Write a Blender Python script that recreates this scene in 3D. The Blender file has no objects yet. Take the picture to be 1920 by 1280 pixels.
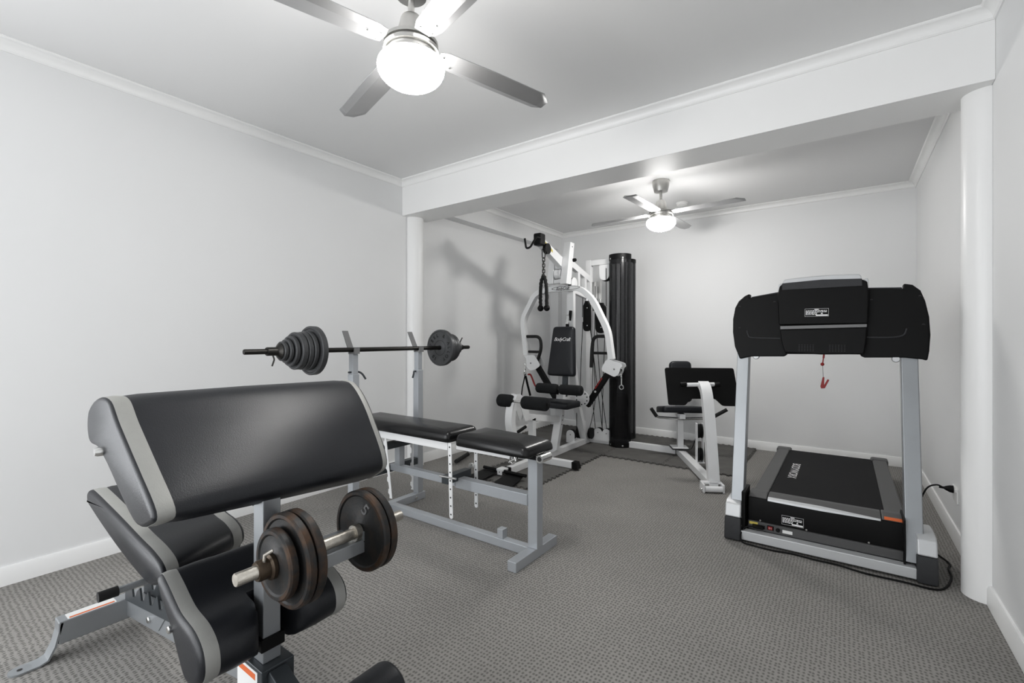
import bpy, bmesh, math, random
from mathutils import Vector, Matrix
random.seed(7)
PI = math.pi
R = math.radians
col = bpy.context.scene.collection

# ------------------------------------------------------------------ materials
def new_mat(name):
    m = bpy.data.materials.new(name); m.use_nodes = True
    nt = m.node_tree; b = nt.nodes['Principled BSDF']
    return m, nt, b

def mat(name, color, rough=.5, metal=0., var=.06, vscale=6., bump=0., bscale=200., coat=0., spec=.5, emit=None):
    m, nt, b = new_mat(name)
    tc = nt.nodes.new('ShaderNodeTexCoord')
    no = nt.nodes.new('ShaderNodeTexNoise'); no.inputs['Scale'].default_value = vscale; no.inputs['Detail'].default_value = 3
    nt.links.new(tc.outputs['Object'], no.inputs['Vector'])
    mr = nt.nodes.new('ShaderNodeMapRange')
    mr.inputs['To Min'].default_value = 1 - var; mr.inputs['To Max'].default_value = 1 + var
    nt.links.new(no.outputs['Fac'], mr.inputs['Value'])
    mx = nt.nodes.new('ShaderNodeVectorMath'); mx.operation = 'SCALE'
    mx.inputs[0].default_value = color[:3]
    nt.links.new(mr.outputs['Result'], mx.inputs['Scale'])
    nt.links.new(mx.outputs['Vector'], b.inputs['Base Color'])
    b.inputs['Roughness'].default_value = rough; b.inputs['Metallic'].default_value = metal
    b.inputs['Specular IOR Level'].default_value = spec
    if coat: b.inputs['Coat Weight'].default_value = coat; b.inputs['Coat Roughness'].default_value = .1
    if bump:
        n2 = nt.nodes.new('ShaderNodeTexNoise'); n2.inputs['Scale'].default_value = bscale; n2.inputs['Detail'].default_value = 2
        nt.links.new(tc.outputs['Object'], n2.inputs['Vector'])
        bp = nt.nodes.new('ShaderNodeBump'); bp.inputs['Strength'].default_value = bump; bp.inputs['Distance'].default_value = .002
        nt.links.new(n2.outputs['Fac'], bp.inputs['Height']); nt.links.new(bp.outputs['Normal'], b.inputs['Normal'])
    if emit:
        b.inputs['Emission Color'].default_value = (1, .985, .96, 1); b.inputs['Emission Strength'].default_value = emit
    return m

def carpet():
    m, nt, b = new_mat('carpet'); L = nt.links.new
    tc = nt.nodes.new('ShaderNodeTexCoord')
    mp = nt.nodes.new('ShaderNodeMapping'); mp.inputs['Scale'].default_value = (72, 58, 1)
    L(tc.outputs['Object'], mp.inputs['Vector'])
    vo = nt.nodes.new('ShaderNodeTexVoronoi'); vo.inputs['Scale'].default_value = 1.; vo.inputs['Randomness'].default_value = .35
    vo.voronoi_dimensions = '2D'
    L(mp.outputs['Vector'], vo.inputs['Vector'])
    rp = nt.nodes.new('ShaderNodeMapRange'); rp.inputs['From Min'].default_value = .12; rp.inputs['From Max'].default_value = .42
    rp.inputs['To Min'].default_value = .5; rp.inputs['To Max'].default_value = 1.
    L(vo.outputs['Distance'], rp.inputs['Value'])
    n1 = nt.nodes.new('ShaderNodeTexNoise'); n1.inputs['Scale'].default_value = 1.3; n1.inputs['Detail'].default_value = 4
    L(tc.outputs['Object'], n1.inputs['Vector'])
    r1 = nt.nodes.new('ShaderNodeMapRange'); r1.inputs['From Min'].default_value = .3; r1.inputs['From Max'].default_value = .7
    r1.inputs['To Min'].default_value = .88; r1.inputs['To Max'].default_value = 1.12
    L(n1.outputs['Fac'], r1.inputs['Value'])
    n2 = nt.nodes.new('ShaderNodeTexNoise'); n2.inputs['Scale'].default_value = 330; n2.inputs['Detail'].default_value = 2
    L(tc.outputs['Object'], n2.inputs['Vector'])
    r2 = nt.nodes.new('ShaderNodeMapRange'); r2.inputs['To Min'].default_value = .7; r2.inputs['To Max'].default_value = 1.3
    L(n2.outputs['Fac'], r2.inputs['Value'])
    m1 = nt.nodes.new('ShaderNodeMath'); m1.operation = 'MULTIPLY'; L(rp.outputs['Result'], m1.inputs[0]); L(r1.outputs['Result'], m1.inputs[1])
    m2 = nt.nodes.new('ShaderNodeMath'); m2.operation = 'MULTIPLY'; L(m1.outputs[0], m2.inputs[0]); L(r2.outputs['Result'], m2.inputs[1])
    sc = nt.nodes.new('ShaderNodeVectorMath'); sc.operation = 'SCALE'; sc.inputs[0].default_value = (.315, .305, .29)
    L(m2.outputs[0], sc.inputs['Scale']); L(sc.outputs['Vector'], b.inputs['Base Color'])
    b.inputs['Roughness'].default_value = .95; b.inputs['Specular IOR Level'].default_value = .12
    bp = nt.nodes.new('ShaderNodeBump'); bp.inputs['Strength'].default_value = .5; bp.inputs['Distance'].default_value = .004
    L(m1.outputs[0], bp.inputs['Height']); L(bp.outputs['Normal'], b.inputs['Normal'])
    return m

def iron(name, rusty, amount):
    m, nt, b = new_mat(name); L = nt.links.new
    tc = nt.nodes.new('ShaderNodeTexCoord')
    n = nt.nodes.new('ShaderNodeTexNoise'); n.inputs['Scale'].default_value = 26; n.inputs['Detail'].default_value = 6
    L(tc.outputs['Object'], n.inputs['Vector'])
    cr = nt.nodes.new('ShaderNodeValToRGB')
    cr.color_ramp.elements[0].position = .62 - amount; cr.color_ramp.elements[0].color = (.028, .028, .028, 1)
    cr.color_ramp.elements[1].position = .82 - amount * .6; cr.color_ramp.elements[1].color = rusty
    L(n.outputs['Fac'], cr.inputs['Fac']); L(cr.outputs['Color'], b.inputs['Base Color'])
    b.inputs['Roughness'].default_value = .5; b.inputs['Metallic'].default_value = .25
    bp = nt.nodes.new('ShaderNodeBump'); bp.inputs['Strength'].default_value = .25; bp.inputs['Distance'].default_value = .002
    n2 = nt.nodes.new('ShaderNodeTexNoise'); n2.inputs['Scale'].default_value = 120
    L(tc.outputs['Object'], n2.inputs['Vector']); L(n2.outputs['Fac'], bp.inputs['Height']); L(bp.outputs['Normal'], b.inputs['Normal'])
    return m

def smoked(name, alpha):
    m, nt, b = new_mat(name); L = nt.links.new
    b.inputs['Base Color'].default_value = (.012, .012, .013, 1); b.inputs['Roughness'].default_value = .22
    tr = nt.nodes.new('ShaderNodeBsdfTransparent'); tr.inputs['Color'].default_value = (.72, .72, .73, 1)
    mx = nt.nodes.new('ShaderNodeMixShader'); mx.inputs[0].default_value = alpha
    out = nt.nodes['Material Output']
    tc = nt.nodes.new('ShaderNodeTexCoord'); vo = nt.nodes.new('ShaderNodeTexVoronoi'); vo.inputs['Scale'].default_value = 130; vo.inputs['Randomness'].default_value = .1
    L(tc.outputs['Object'], vo.inputs['Vector']); mr = nt.nodes.new('ShaderNodeMapRange'); mr.inputs['From Max'].default_value = .6
    mr.inputs['To Min'].default_value = alpha - .25; mr.inputs['To Max'].default_value = alpha + .25
    L(vo.outputs['Distance'], mr.inputs['Value']); L(mr.outputs['Result'], mx.inputs[0])
    L(tr.outputs[0], mx.inputs[1]); L(b.outputs[0], mx.inputs[2]); L(mx.outputs[0], out.inputs['Surface'])
    return m

M = dict(
    wall=mat('wall_paint', (.775, .778, .78), .6, var=.015, vscale=2, bump=.04, bscale=90),
    ceil=mat('ceiling_paint', (.79, .79, .79), .7, var=.01, vscale=2),
    trim=mat('trim_paint', (.86, .86, .855), .35, var=.01),
    carpet=carpet(),
    rubber=mat('mat_foam', (.135, .132, .126), .85, var=.25, vscale=9, bump=.5, bscale=240, spec=.2),
    vinyl=mat('black_vinyl', (.013, .0143, .018), .40, var=.12, vscale=20, bump=.2, bscale=420),
    vinyl2=mat('worn_black_vinyl', (.010, .010, .0105), .27, var=.3, vscale=14, bump=.25, bscale=160),
    band=mat('grey_vinyl', (.33, .33, .315), .5, var=.06, vscale=25, bump=.15, bscale=380),
    silver=mat('silver_enamel', (.36, .375, .39), .36, .55, var=.05, vscale=10),
    greyenamel=mat('grey_enamel', (.47, .49, .515), .38, .3, var=.05, vscale=9),
    darkenamel=mat('dark_enamel', (.07, .078, .085), .4, .3, var=.08),
    white=mat('white_enamel', (.78, .785, .79), .3, var=.025, vscale=7, coat=.2),
    black=mat('black_plastic', (.006, .006, .0062), .5, var=.15, bump=.15, bscale=500, spec=.25),
    blacksoft=mat('black_rubber', (.014, .014, .014), .7, var=.2, bump=.3, bscale=260),
    foam=mat('black_foam', (.022, .023, .024), .9, var=.2, vscale=40, bump=.5, bscale=230, spec=.2),
    charcoal=mat('charcoal_plastic', (.04, .041, .044), .55, var=.12, vscale=30, bump=.4, bscale=330),
    railgrey=mat('rail_grey', (.105, .105, .105), .55, var=.06, bump=.3, bscale=300),
    greyplastic=mat('grey_plastic', (.22, .22, .222), .5, var=.06, bump=.15, bscale=400),
    silverplastic=mat('silver_plastic', (.62, .63, .64), .38, .25, var=.04),
    chrome=mat('chrome', (.72, .72, .71), .2, 1., var=.06, vscale=40),
    worn=mat('worn_chrome', (.60, .57, .52), .38, 1., var=.35, vscale=60, bump=.3, bscale=300),
    nickel=mat('brushed_nickel', (.56, .555, .54), .3, 1., var=.06, vscale=30),
    blade=mat('blade_metal', (.50, .50, .505), .44, .75, var=.05, vscale=12),
    dome=mat('opal_glass', (.95, .95, .93), .3, emit=54.),
    bariron=mat('bar_steel', (.05, .048, .045), .35, .8, var=.2),
    plate=mat('grey_iron', (.085, .087, .09), .42, .35, var=.2, vscale=30, bump=.25, bscale=140),
    rustplate=iron('black_iron', (.05, .04, .033, 1), .14),
    rust=iron('rusty_iron', (.085, .048, .028, 1), .22),
    brass=mat('rusty_collar', (.075, .055, .038), .45, .6, var=.4, vscale=60),
    shroud=smoked('smoked_plastic', .38),
    ink=mat('white_ink', (.85, .85, .85), .6, var=.01),
    darkink=mat('dark_ink', (.03, .03, .03), .6, var=.01),
    red=mat('red_plastic', (.26, .015, .015), .4, var=.05),
    orange=mat('orange_print', (.65, .16, .05), .6, var=.1),
    yellow=mat('yellow_print', (.6, .5, .12), .6, var=.1),
    paper=mat('label_paper', (.75, .75, .74), .6, var=.03),
    belt=mat('running_belt', (.016, .016, .017), .75, var=.2, bump=.6, bscale=380, spec=.25),
    rope=mat('black_rope', (.012, .012, .012), .75, var=.3, vscale=90, bump=.4, bscale=500),
    outlet=mat('outlet_plastic', (.82, .82, .81), .3, var=.01),
    alu=mat('aluminium', (.7, .7, .7), .4, .8),
)

# ------------------------------------------------------------------ mesh builder
ROOTINV = {}
class MB:
    def __init__(s): s.bm = bmesh.new()
    def face(s, vs, mi=0):
        try: f = s.bm.faces.new(vs); f.material_index = mi; return f
        except ValueError: return None
    def pts(s, ps): return [s.bm.verts.new(p) for p in ps]
    def box(s, x0, x1, y0, y1, z0, z1, mi=0):
        v = s.pts([(x, y, z) for z in (z0, z1) for y in (y0, y1) for x in (x0, x1)])
        for q in ((0, 2, 3, 1), (4, 5, 7, 6), (0, 1, 5, 4), (2, 6, 7, 3), (0, 4, 6, 2), (1, 3, 7, 5)): s.face([v[i] for i in q], mi)
        return s
    def loops(s, L, closed=False, caps=True, mi=0):
        n = len(L[0]); V = [s.pts(l) for l in L]
        for a in range(len(V) - (0 if closed else 1)):
            A, B = V[a], V[(a + 1) % len(V)]
            for i in range(n): s.face([A[i], A[(i + 1) % n], B[(i + 1) % n], B[i]], mi)
        if caps and not closed:
            s.face(list(reversed(V[0])), mi); s.face(V[-1], mi)
        return s
    def bar(s, p, q, w, h, up=(0, 0, 1), mi=0):
        p, q, up = Vector(p), Vector(q), Vector(up); d = (q - p).normalized()
        side = d.cross(up)
        if side.length < 1e-4: side = d.cross(Vector((0, 1, 0)))
        side.normalize(); u = side.cross(d).normalized()
        f = lambda c: [c + side * a * w / 2 + u * b * h / 2 for a, b in ((-1, -1), (1, -1), (1, 1), (-1, 1))]
        return s.loops([f(p), f(q)], mi=mi)
    def path(s, P, prof, ref=None, closed=False, scale=None, mi=0):
        P = [Vector(p) for p in P]; n = len(P); L = []; side = None
        for i in range(n):
            if closed: d = P[(i + 1) % n] - P[i - 1]
            else: d = P[min(i + 1, n - 1)] - P[max(i - 1, 0)]
            d.normalize()
            if ref is not None:
                sd = Vector(ref); sd = (sd - d * sd.dot(d)).normalized()
            else:
                if side is None:
                    a = Vector((0, 0, 1)) if abs(d.z) < .9 else Vector((1, 0, 0))
                    sd = d.cross(a).normalized()
                else: sd = (side - d * side.dot(d)).normalized()
            side = sd; u = d.cross(sd).normalized()
            k = 1.
            if not closed and 0 < i < n - 1 and ref is None: k = 1.
            sc = scale[i] if scale else 1.
            L.append([P[i] + sd * a * sc + u * b * sc for a, b in prof])
        return s.loops(L, closed=closed, mi=mi)
    def tube(s, P, r, n=12, closed=False, scale=None, mi=0):
        return s.path(P, [(r * math.cos(2 * PI * i / n), r * math.sin(2 * PI * i / n)) for i in range(n)], None, closed, scale, mi)
    def rtube(s, P, w, h, ref, mi=0):
        return s.path(P, [(-w / 2, -h / 2), (w / 2, -h / 2), (w / 2, h / 2), (-w / 2, h / 2)], ref, mi=mi)
    def lathe(s, prof, o=(0, 0, 0), axis='z', n=32, mi=0, mis=None):
        o = Vector(o)
        ax = {'x': (Vector((0, 1, 0)), Vector((0, 0, 1)), Vector((1, 0, 0))), 'y': (Vector((0, 0, 1)), Vector((1, 0, 0)), Vector((0, 1, 0))),
              'z': (Vector((1, 0, 0)), Vector((0, 1, 0)), Vector((0, 0, 1)))}[axis] if isinstance(axis, str) else None
        if ax is None:
            w = Vector(axis).normalized(); a = w.orthogonal().normalized(); ax = (a, w.cross(a), w)
        V = []
        for r, t in prof:
            if r < 1e-6: V.append([s.bm.verts.new(o + ax[2] * t)])
            else: V.append(s.pts([o + ax[0] * r * math.cos(2 * PI * i / n) + ax[1] * r * math.sin(2 * PI * i / n) + ax[2] * t for i in range(n)]))
        for k in range(len(V) - 1):
            A, B = V[k], V[k + 1]; m_ = mis[k] if mis else mi
            for i in range(n):
                j = (i + 1) % n
                if len(A) == 1 and len(B) == 1: continue
                if len(A) == 1: s.face([A[0], B[j], B[i]], m_)
                elif len(B) == 1: s.face([A[i], A[j], B[0]], m_)
                else: s.face([A[i], A[j], B[j], B[i]], m_)
        return s
    def prism(s, poly, plane, a, b, mi=0):
        f = {'xz': lambda p, t: (p[0], t, p[1]), 'yz': lambda p, t: (t, p[0], p[1]), 'xy': lambda p, t: (p[0], p[1], t)}[plane]
        return s.loops([[f(p, a) for p in poly], [f(p, b) for p in poly]], mi=mi)
    def sphere(s, c, r, n=16, m=10, mi=0, sz=1.):
        return s.lathe([(r * math.sin(PI * i / m), -r * sz * math.cos(PI * i / m)) for i in range(m + 1)], c, 'z', n, mi)
    def cushion(s, outline, thick, r, Mx=None, crown=.006, bot=.004, mi=0):
        Mx = Mx or Matrix.Identity(4); L = []
        lay = [(0, bot), (bot, 0), (thick - r, 0)] + [(thick - r + r * math.sin(R(a)), r * (1 - math.cos(R(a)))) for a in (20, 42, 62, 80)]
        for z, ins in lay: L.append([Mx @ Vector((p[0], p[1], z)) for p in shrink(outline, ins)])
        T = shrink(outline, r * .83); c = (sum(p[0] for p in T) / len(T), sum(p[1] for p in T) / len(T))
        for z, k in ((thick + crown * .5, .86), (thick + crown, .55)): L.append([Mx @ Vector((c[0] + (p[0] - c[0]) * k, c[1] + (p[1] - c[1]) * k, z)) for p in T])
        return s.loops(L, mi=mi)
    def text(s, string, size, Mx, mi=0, shear=0., depth=0., align='CENTER', space=1.):
        cu = bpy.data.curves.new('t', 'FONT'); cu.body = string; cu.size = size; cu.align_x = align; cu.align_y = 'CENTER'
        cu.shear = shear; cu.extrude = depth; cu.space_character = space; cu.resolution_u = 3
        o = bpy.data.objects.new('t', cu); col.objects.link(o)
        bpy.context.view_layer.update()
        me = o.evaluated_get(bpy.context.evaluated_depsgraph_get()).to_mesh()
        vs = [s.bm.verts.new(Mx @ v.co) for v in me.vertices]
        for p in me.polygons: s.face([vs[i] for i in p.vertices], mi)
        o.to_mesh_clear(); bpy.data.objects.remove(o); bpy.data.curves.remove(cu)
        return s
    def build(s, name, mats, parent=None, bevel=0., seg=2, label=None, sharp=35, raw=False, solid=0., recalc=True):
        bm = s.bm
        if recalc: bmesh.ops.recalc_face_normals(bm, faces=bm.faces)
        me = bpy.data.meshes.new(name)
        root = parent
        while root is not None and root.parent is not None: root = root.parent
        if root is not None and root.name in ROOTINV: bm.transform(ROOTINV[root.name])
        bm.to_mesh(me); bm.free()
        for m in (mats if isinstance(mats, (list, tuple)) else [mats]): me.materials.append(m)
        me.polygons.foreach_set('use_smooth', [True] * len(me.polygons))
        o = bpy.data.objects.new(name, me); col.objects.link(o)
        if solid:
            sm = o.modifiers.new('s', 'SOLIDIFY'); sm.thickness = solid; sm.offset = 0
        if bevel:
            b = o.modifiers.new('b', 'BEVEL'); b.width = bevel; b.segments = seg; b.limit_method = 'ANGLE'; b.angle_limit = R(40); b.harden_normals = True
            me.set_sharp_from_angle(angle=R(179))
        else: me.set_sharp_from_angle(angle=R(sharp))
        if parent is not None: o.parent = parent
        if label: o['label'] = label
        return o

def frame(o, x, y):
    x = Vector(x).normalized(); y = Vector(y); y = (y - x * y.dot(x)).normalized(); z = x.cross(y)
    return Matrix.Translation(Vector(o)) @ Matrix((x, y, z)).transposed().to_4x4()

def shrink(P, d):
    if abs(d) < 1e-9: return [tuple(p) for p in P]
    n = len(P); A = sum(P[i][0] * P[(i + 1) % n][1] - P[(i + 1) % n][0] * P[i][1] for i in range(n)); sg = 1 if A > 0 else -1
    out = []
    for i in range(n):
        a, b, c = P[i - 1], P[i], P[(i + 1) % n]
        e1 = Vector((b[0] - a[0], b[1] - a[1])); e2 = Vector((c[0] - b[0], c[1] - b[1]))
        if e1.length < 1e-9 or e2.length < 1e-9: out.append(tuple(b)); continue
        e1.normalize(); e2.normalize()
        n1 = Vector((-e1.y, e1.x)) * sg; n2 = Vector((-e2.y, e2.x)) * sg
        m = n1 + n2
        if m.length < 1e-6: m = n1
        m.normalize(); k = min(1.6, 1 / max(.3, m.dot(n1)))
        out.append((b[0] + m.x * d * k, b[1] + m.y * d * k))
    return out

def rrect(x0, x1, y0, y1, r, n=5):
    P = []
    for cx, cy, a0 in ((x1 - r, y0 + r, -90), (x1 - r, y1 - r, 0), (x0 + r, y1 - r, 90), (x0 + r, y0 + r, 180)):
        for i in range(n + 1): a = R(a0 + 90 * i / n); P.append((cx + r * math.cos(a), cy + r * math.sin(a)))
    return P

def roundpoly(poly, r, n=4):
    out = []; N = len(poly)
    for i in range(N):
        a, b, c = Vector(poly[i - 1]), Vector(poly[i]), Vector(poly[(i + 1) % N])
        rr = min(r, (a - b).length * .45, (c - b).length * .45)
        p = b + (a - b).normalized() * rr; q = b + (c - b).normalized() * rr
        for k in range(n + 1):
            t = k / n; v = p * (1 - t) ** 2 + b * 2 * t * (1 - t) + q * t * t; out.append(tuple(v))
    return out

def catmull(P, k=4, closed=True):
    out = []; n = len(P); P = [Vector(p) for p in P]
    for i in range(n if closed else n - 1):
        p0 = P[i - 1] if closed or i > 0 else P[0]; p1 = P[i]; p2 = P[(i + 1) % n]
        p3 = P[(i + 2) % n] if closed or i + 2 < n else P[-1]
        for j in range(k):
            t = j / k
            out.append(tuple(.5 * ((2 * p1) + (p2 - p0) * t + (2 * p0 - 5 * p1 + 4 * p2 - p3) * t * t + (3 * p1 - p0 - 3 * p2 + p3) * t ** 3)))
    if not closed: out.append(tuple(P[-1]))
    return out

def fillet(P, r, n=5):
    out = [tuple(P[0])]
    for i in range(1, len(P) - 1):
        a, b, c = Vector(P[i - 1]), Vector(P[i]), Vector(P[i + 1]); rr = min(r, (a - b).length * .49, (c - b).length * .49)
        p = b + (a - b).normalized() * rr; q = b + (c - b).normalized() * rr
        for k in range(n + 1):
            t = k / n; out.append(tuple(p * (1 - t) ** 2 + b * 2 * t * (1 - t) + q * t * t))
    return out + [tuple(P[-1])]

def thing(name, label, cat, loc=(0, 0, 0), rz=0., group=None, local=False):
    o = bpy.data.objects.new(name, None); col.objects.link(o); o.location = loc; o.rotation_euler = (0, 0, rz); o.empty_display_size = .1
    o['label'] = label; o['category'] = cat
    if group: o['group'] = group
    if not local: ROOTINV[o.name] = (Matrix.Translation(Vector(loc)) @ Matrix.Rotation(rz, 4, 'Z')).inverted()
    return o
def tag(o, label, cat, group=None):
    o['label'] = label; o['category'] = cat
    if group: o['group'] = group
    return o
def struct(o): o['kind'] = 'structure'; return o
def copy_tree(o, parent=None):
    c = o.copy(); col.objects.link(c); c.parent = parent
    for ch in list(o.children): copy_tree(ch, c)
    return c

# ------------------------------------------------------------------ the room
XL, XR, YB, YB2, YW, YR, ZC, ZB = -3.103, .505, 2.69, 2.975, 5.269, -1.8, 2.48, 2.184
struct(MB().box(XL - .15, XR + .15, YR - .15, YW + .15, -.1, 0).build('floor', M['carpet']))
struct(MB().box(XL - .15, XR + .15, YR - .15, YW + .15, ZC, ZC + .12).build('ceiling', M['ceil']))
LY0, LY1, LZ = -1.72, -.50, 2.1
struct(MB().box(XL - .15, XL, YR - .15, LY0, 0, ZC).box(XL - .15, XL, LY1, YW + .15, 0, ZC).box(XL - .15, XL, LY0, LY1, LZ, ZC).build('wall_left', M['wall']))
struct(MB().box(XR, XR + .15, YR - .15, YW + .15, 0, ZC).build('wall_right', M['wall']))
struct(MB().box(XL, XR, YW, YW + .15, 0, ZC).build('wall_back', M['wall']))
DX0, DX1, DZ = -2.95, -.55, 2.1
rear = MB().box(XL, DX0, YR - .15, YR, 0, ZC).box(DX1, XR, YR - .15, YR, 0, ZC).box(DX0, DX1, YR - .15, YR, DZ, ZC)
struct(rear.build('wall_rear', M['wall']))
dm = MB()
for x in (DX0 + .025, (DX0 + DX1) / 2, DX1 - .025): dm.box(x - .025, x + .025, YR - .1, YR - .04, 0, DZ)
dm.box(DX0, DX1, YR - .1, YR - .04, DZ - .05, DZ).box(DX0, DX1, YR - .1, YR - .04, 0, .04)
struct(dm.build('door_1', M['alu']))
dm = MB()
for y in (LY0 + .025, (LY0 + LY1) / 2, LY1 - .025): dm.box(XL - .1, XL - .04, y - .025, y + .025, 0, LZ)
dm.box(XL - .1, XL - .04, LY0, LY1, LZ - .05, LZ).box(XL - .1, XL - .04, LY0, LY1, 0, .04)
struct(dm.build('door_2', M['alu']))
struct(MB().box(XL, XR, YB, YB2, ZB, ZC).build('beam', M['trim'], bevel=.003))
for sx, nm in ((XL, 'column_left'), (XR, 'column_right')):
    struct(MB().lathe([(.083, 0), (.083, ZB)], (sx, 2.83, 0), 'z', 40).build(nm, M['trim']))
struct(MB().box(XL, -2.985, YB2, YW, 2.268, ZC).build('trim_1', M['wall']))           # bulkhead along the rear left wall
struct(MB().box(XL, -2.985, 5.17, YW, 0, 2.268).build('trim_2', M['wall']))           # boxed riser in the corner

def skirt(name, p, q, nrm):
    p, q, n = Vector((*p, 0)), Vector((*q, 0)), Vector((*nrm, 0))
    prof = [(0, 0), (.016, 0), (.016, .068), (.009, .084), (0, .084)]
    L = [[c + n * a + Vector((0, 0, b)) for a, b in prof] for c in (p, q)]
    struct(MB().loops(L).build(name, M['trim']))
skirt('baseboard_left', (XL, LY1), (XL, 2.75), (1, 0)); skirt('baseboard_left_far', (XL, 2.91), (XL, 5.17), (1, 0))
skirt('baseboard_back', (-2.985, YW), (XR, YW), (0, -1))
skirt('baseboard_right', (XR, YR), (XR, 2.75), (-1, 0)); skirt('baseboard_right_far', (XR, 2.91), (XR, YW), (-1, 0))

def cornice(name, p, q, nrm, m0=True, m1=True):
    p, q, n = Vector((*p, 0)), Vector((*q, 0)), Vector((*nrm, 0)); d = (q - p).normalized()
    prof = [(0, 2.428), (.006, 2.428), (.009, 2.432)]
    for i in range(7):
        a = R(90 * i / 6); prof.append((.046 - .035 * math.cos(a), 2.434 + .036 * math.sin(a)))
    prof += [(.050, 2.473), (.052, 2.476), (.052, 2.4799), (0, 2.4799)]
    L = [[p + n * a + d * (a if m0 else 0) + Vector((0, 0, b)) for a, b in prof],
         [q + n * a - d * (a if m1 else 0) + Vector((0, 0, b)) for a, b in prof]]
    struct(MB().loops(L).build(name, M['trim'], sharp=25))
cornice('trim_3', (XL, YR), (XL, YB), (1, 0)); cornice('trim_4', (XL, YB), (XR, YB), (0, -1)); cornice('trim_5', (XR, YB), (XR, YR), (-1, 0))
cornice('trim_6', (-2.985, YB2), (-2.985, YW), (1, 0), False); cornice('trim_7', (-2.985, YW), (XR, YW), (0, -1)); cornice('trim_8', (XR, YW), (XR, YB2), (-1, 0), True, False)

# ------------------------------------------------------------------ ceiling fans (local: z=0 is the ceiling)
def make_fan():
    t = thing('ceiling_fan', '', 'ceiling fan', local=True)
    MB().lathe([(0, 0), (.07, 0), (.072, -.01), (.069, -.045), (.062, -.07), (.056, -.095), (.02, -.1), (0, -.1)], n=36).build('canopy', M['nickel'], t)
    MB().lathe([(.012, -.09), (.012, -.19)], n=14).build('rod', M['nickel'], t)
    MB().lathe([(.012, -.17), (.034, -.172), (.038, -.18), (.056, -.255), (.056, -.268), (0, -.268)], n=32).build('motor_cone', M['nickel'], t)
    MB().lathe([(0, -.262), (.09, -.262), (.099, -.268), (.099, -.28), (.09, -.282), (.09, -.29), (.102, -.292), (.102, -.304), (.09, -.306), (.09, -.316), (.099, -.318), (.099, -.33), (0, -.33)], n=40).build('motor_housing', M['nickel'], t, sharp=30)
    prof = [(.0, -.328), (.10, -.328), (.112, -.335), (.120, -.347), (.1225, -.36)]
    for i in range(1, 9):
        a = R(90 * i / 8); prof.append((.1225 * math.cos(a), -.36 - .073 * math.sin(a)))
    MB().lathe(prof, n=40).build('light_dome', M['dome'], t)
    for k in range(4):
        a = R(90 * k); Mx = Matrix.Rotation(a, 4, 'Z')
        b = MB(); N = 14; W = [-.058, -.056, -.02, .024, .055, .058]
        rows = []
        for i in range(N + 1):
            s = i / N; row = []
            for w in W:
                tipcut = .028 * max(0, (abs(w) - .02) / .036) ** 2 + (.02 if w < -.03 else 0)
                x = .105 + (.665 - .105 - tipcut) * s
                k_ = .84 + .16 * min(1, s * 2.2)
                if s < .06: k_ *= .8 + .2 * s / .06
                ww = w * k_
                z = -.286 + .014 * max(0, (w - .024) / .034) - ww * math.tan(R(9))
                row.append(b.bm.verts.new(Mx @ Vector((x, ww, z))))
            rows.append(row)
        for i in range(N):
            for j in range(len(W) - 1): b.face([rows[i][j], rows[i][j + 1], rows[i + 1][j + 1], rows[i + 1][j]])
        bl = b.build('blade', M['blade'], t, solid=.003, sharp=8)
        for (x, w) in ((.125, .02), (.17, .012), (.125, -.025)):
            c = Mx @ Vector((x, w, -.289 - w * math.tan(R(9))))
            MB().lathe([(0, -.004), (.004, -.003), (.005, 0), (0, 0)], c, 'z', 10).build('screw', M['chrome'], bl)
    return t
fan = make_fan(); fan.location = (-1.30, 1.17, ZC); fan.rotation_euler = (0, 0, R(74))
fan['label'] = 'large four-blade brushed steel ceiling fan with lit dome, in front of the beam'
fan['group'] = 'ceiling fans'
fan2 = copy_tree(fan); fan2.location = (-1.28, 3.98, ZC); fan2.rotation_euler = (0, 0, R(-3.5))
fan2['label'] = 'ceiling fan with lit dome beyond the beam, beside the smoke detector'
MBs = MB().lathe([(0, ZC), (.058, ZC), (.058, ZC - .012), (.052, ZC - .014), (.050, ZC - .028), (.035, ZC - .036), (0, ZC - .038)], (-1.312, 4.74, 0), 'z', 28)
fan_far_mat = M['dome'].copy(); fan_far_mat.name = 'opal_glass_far'
fan_far_mat.node_tree.nodes['Principled BSDF'].inputs['Emission Strength'].default_value = 92
for c_ in fan2.children:
    if c_.name.startswith('light_dome'): c_.material_slots[0].link = 'OBJECT'; c_.material_slots[0].material = fan_far_mat
tag(MBs.build('smoke_detector', M['outlet'], sharp=30), 'round white smoke detector on the ceiling behind the far fan', 'smoke detector')

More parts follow.
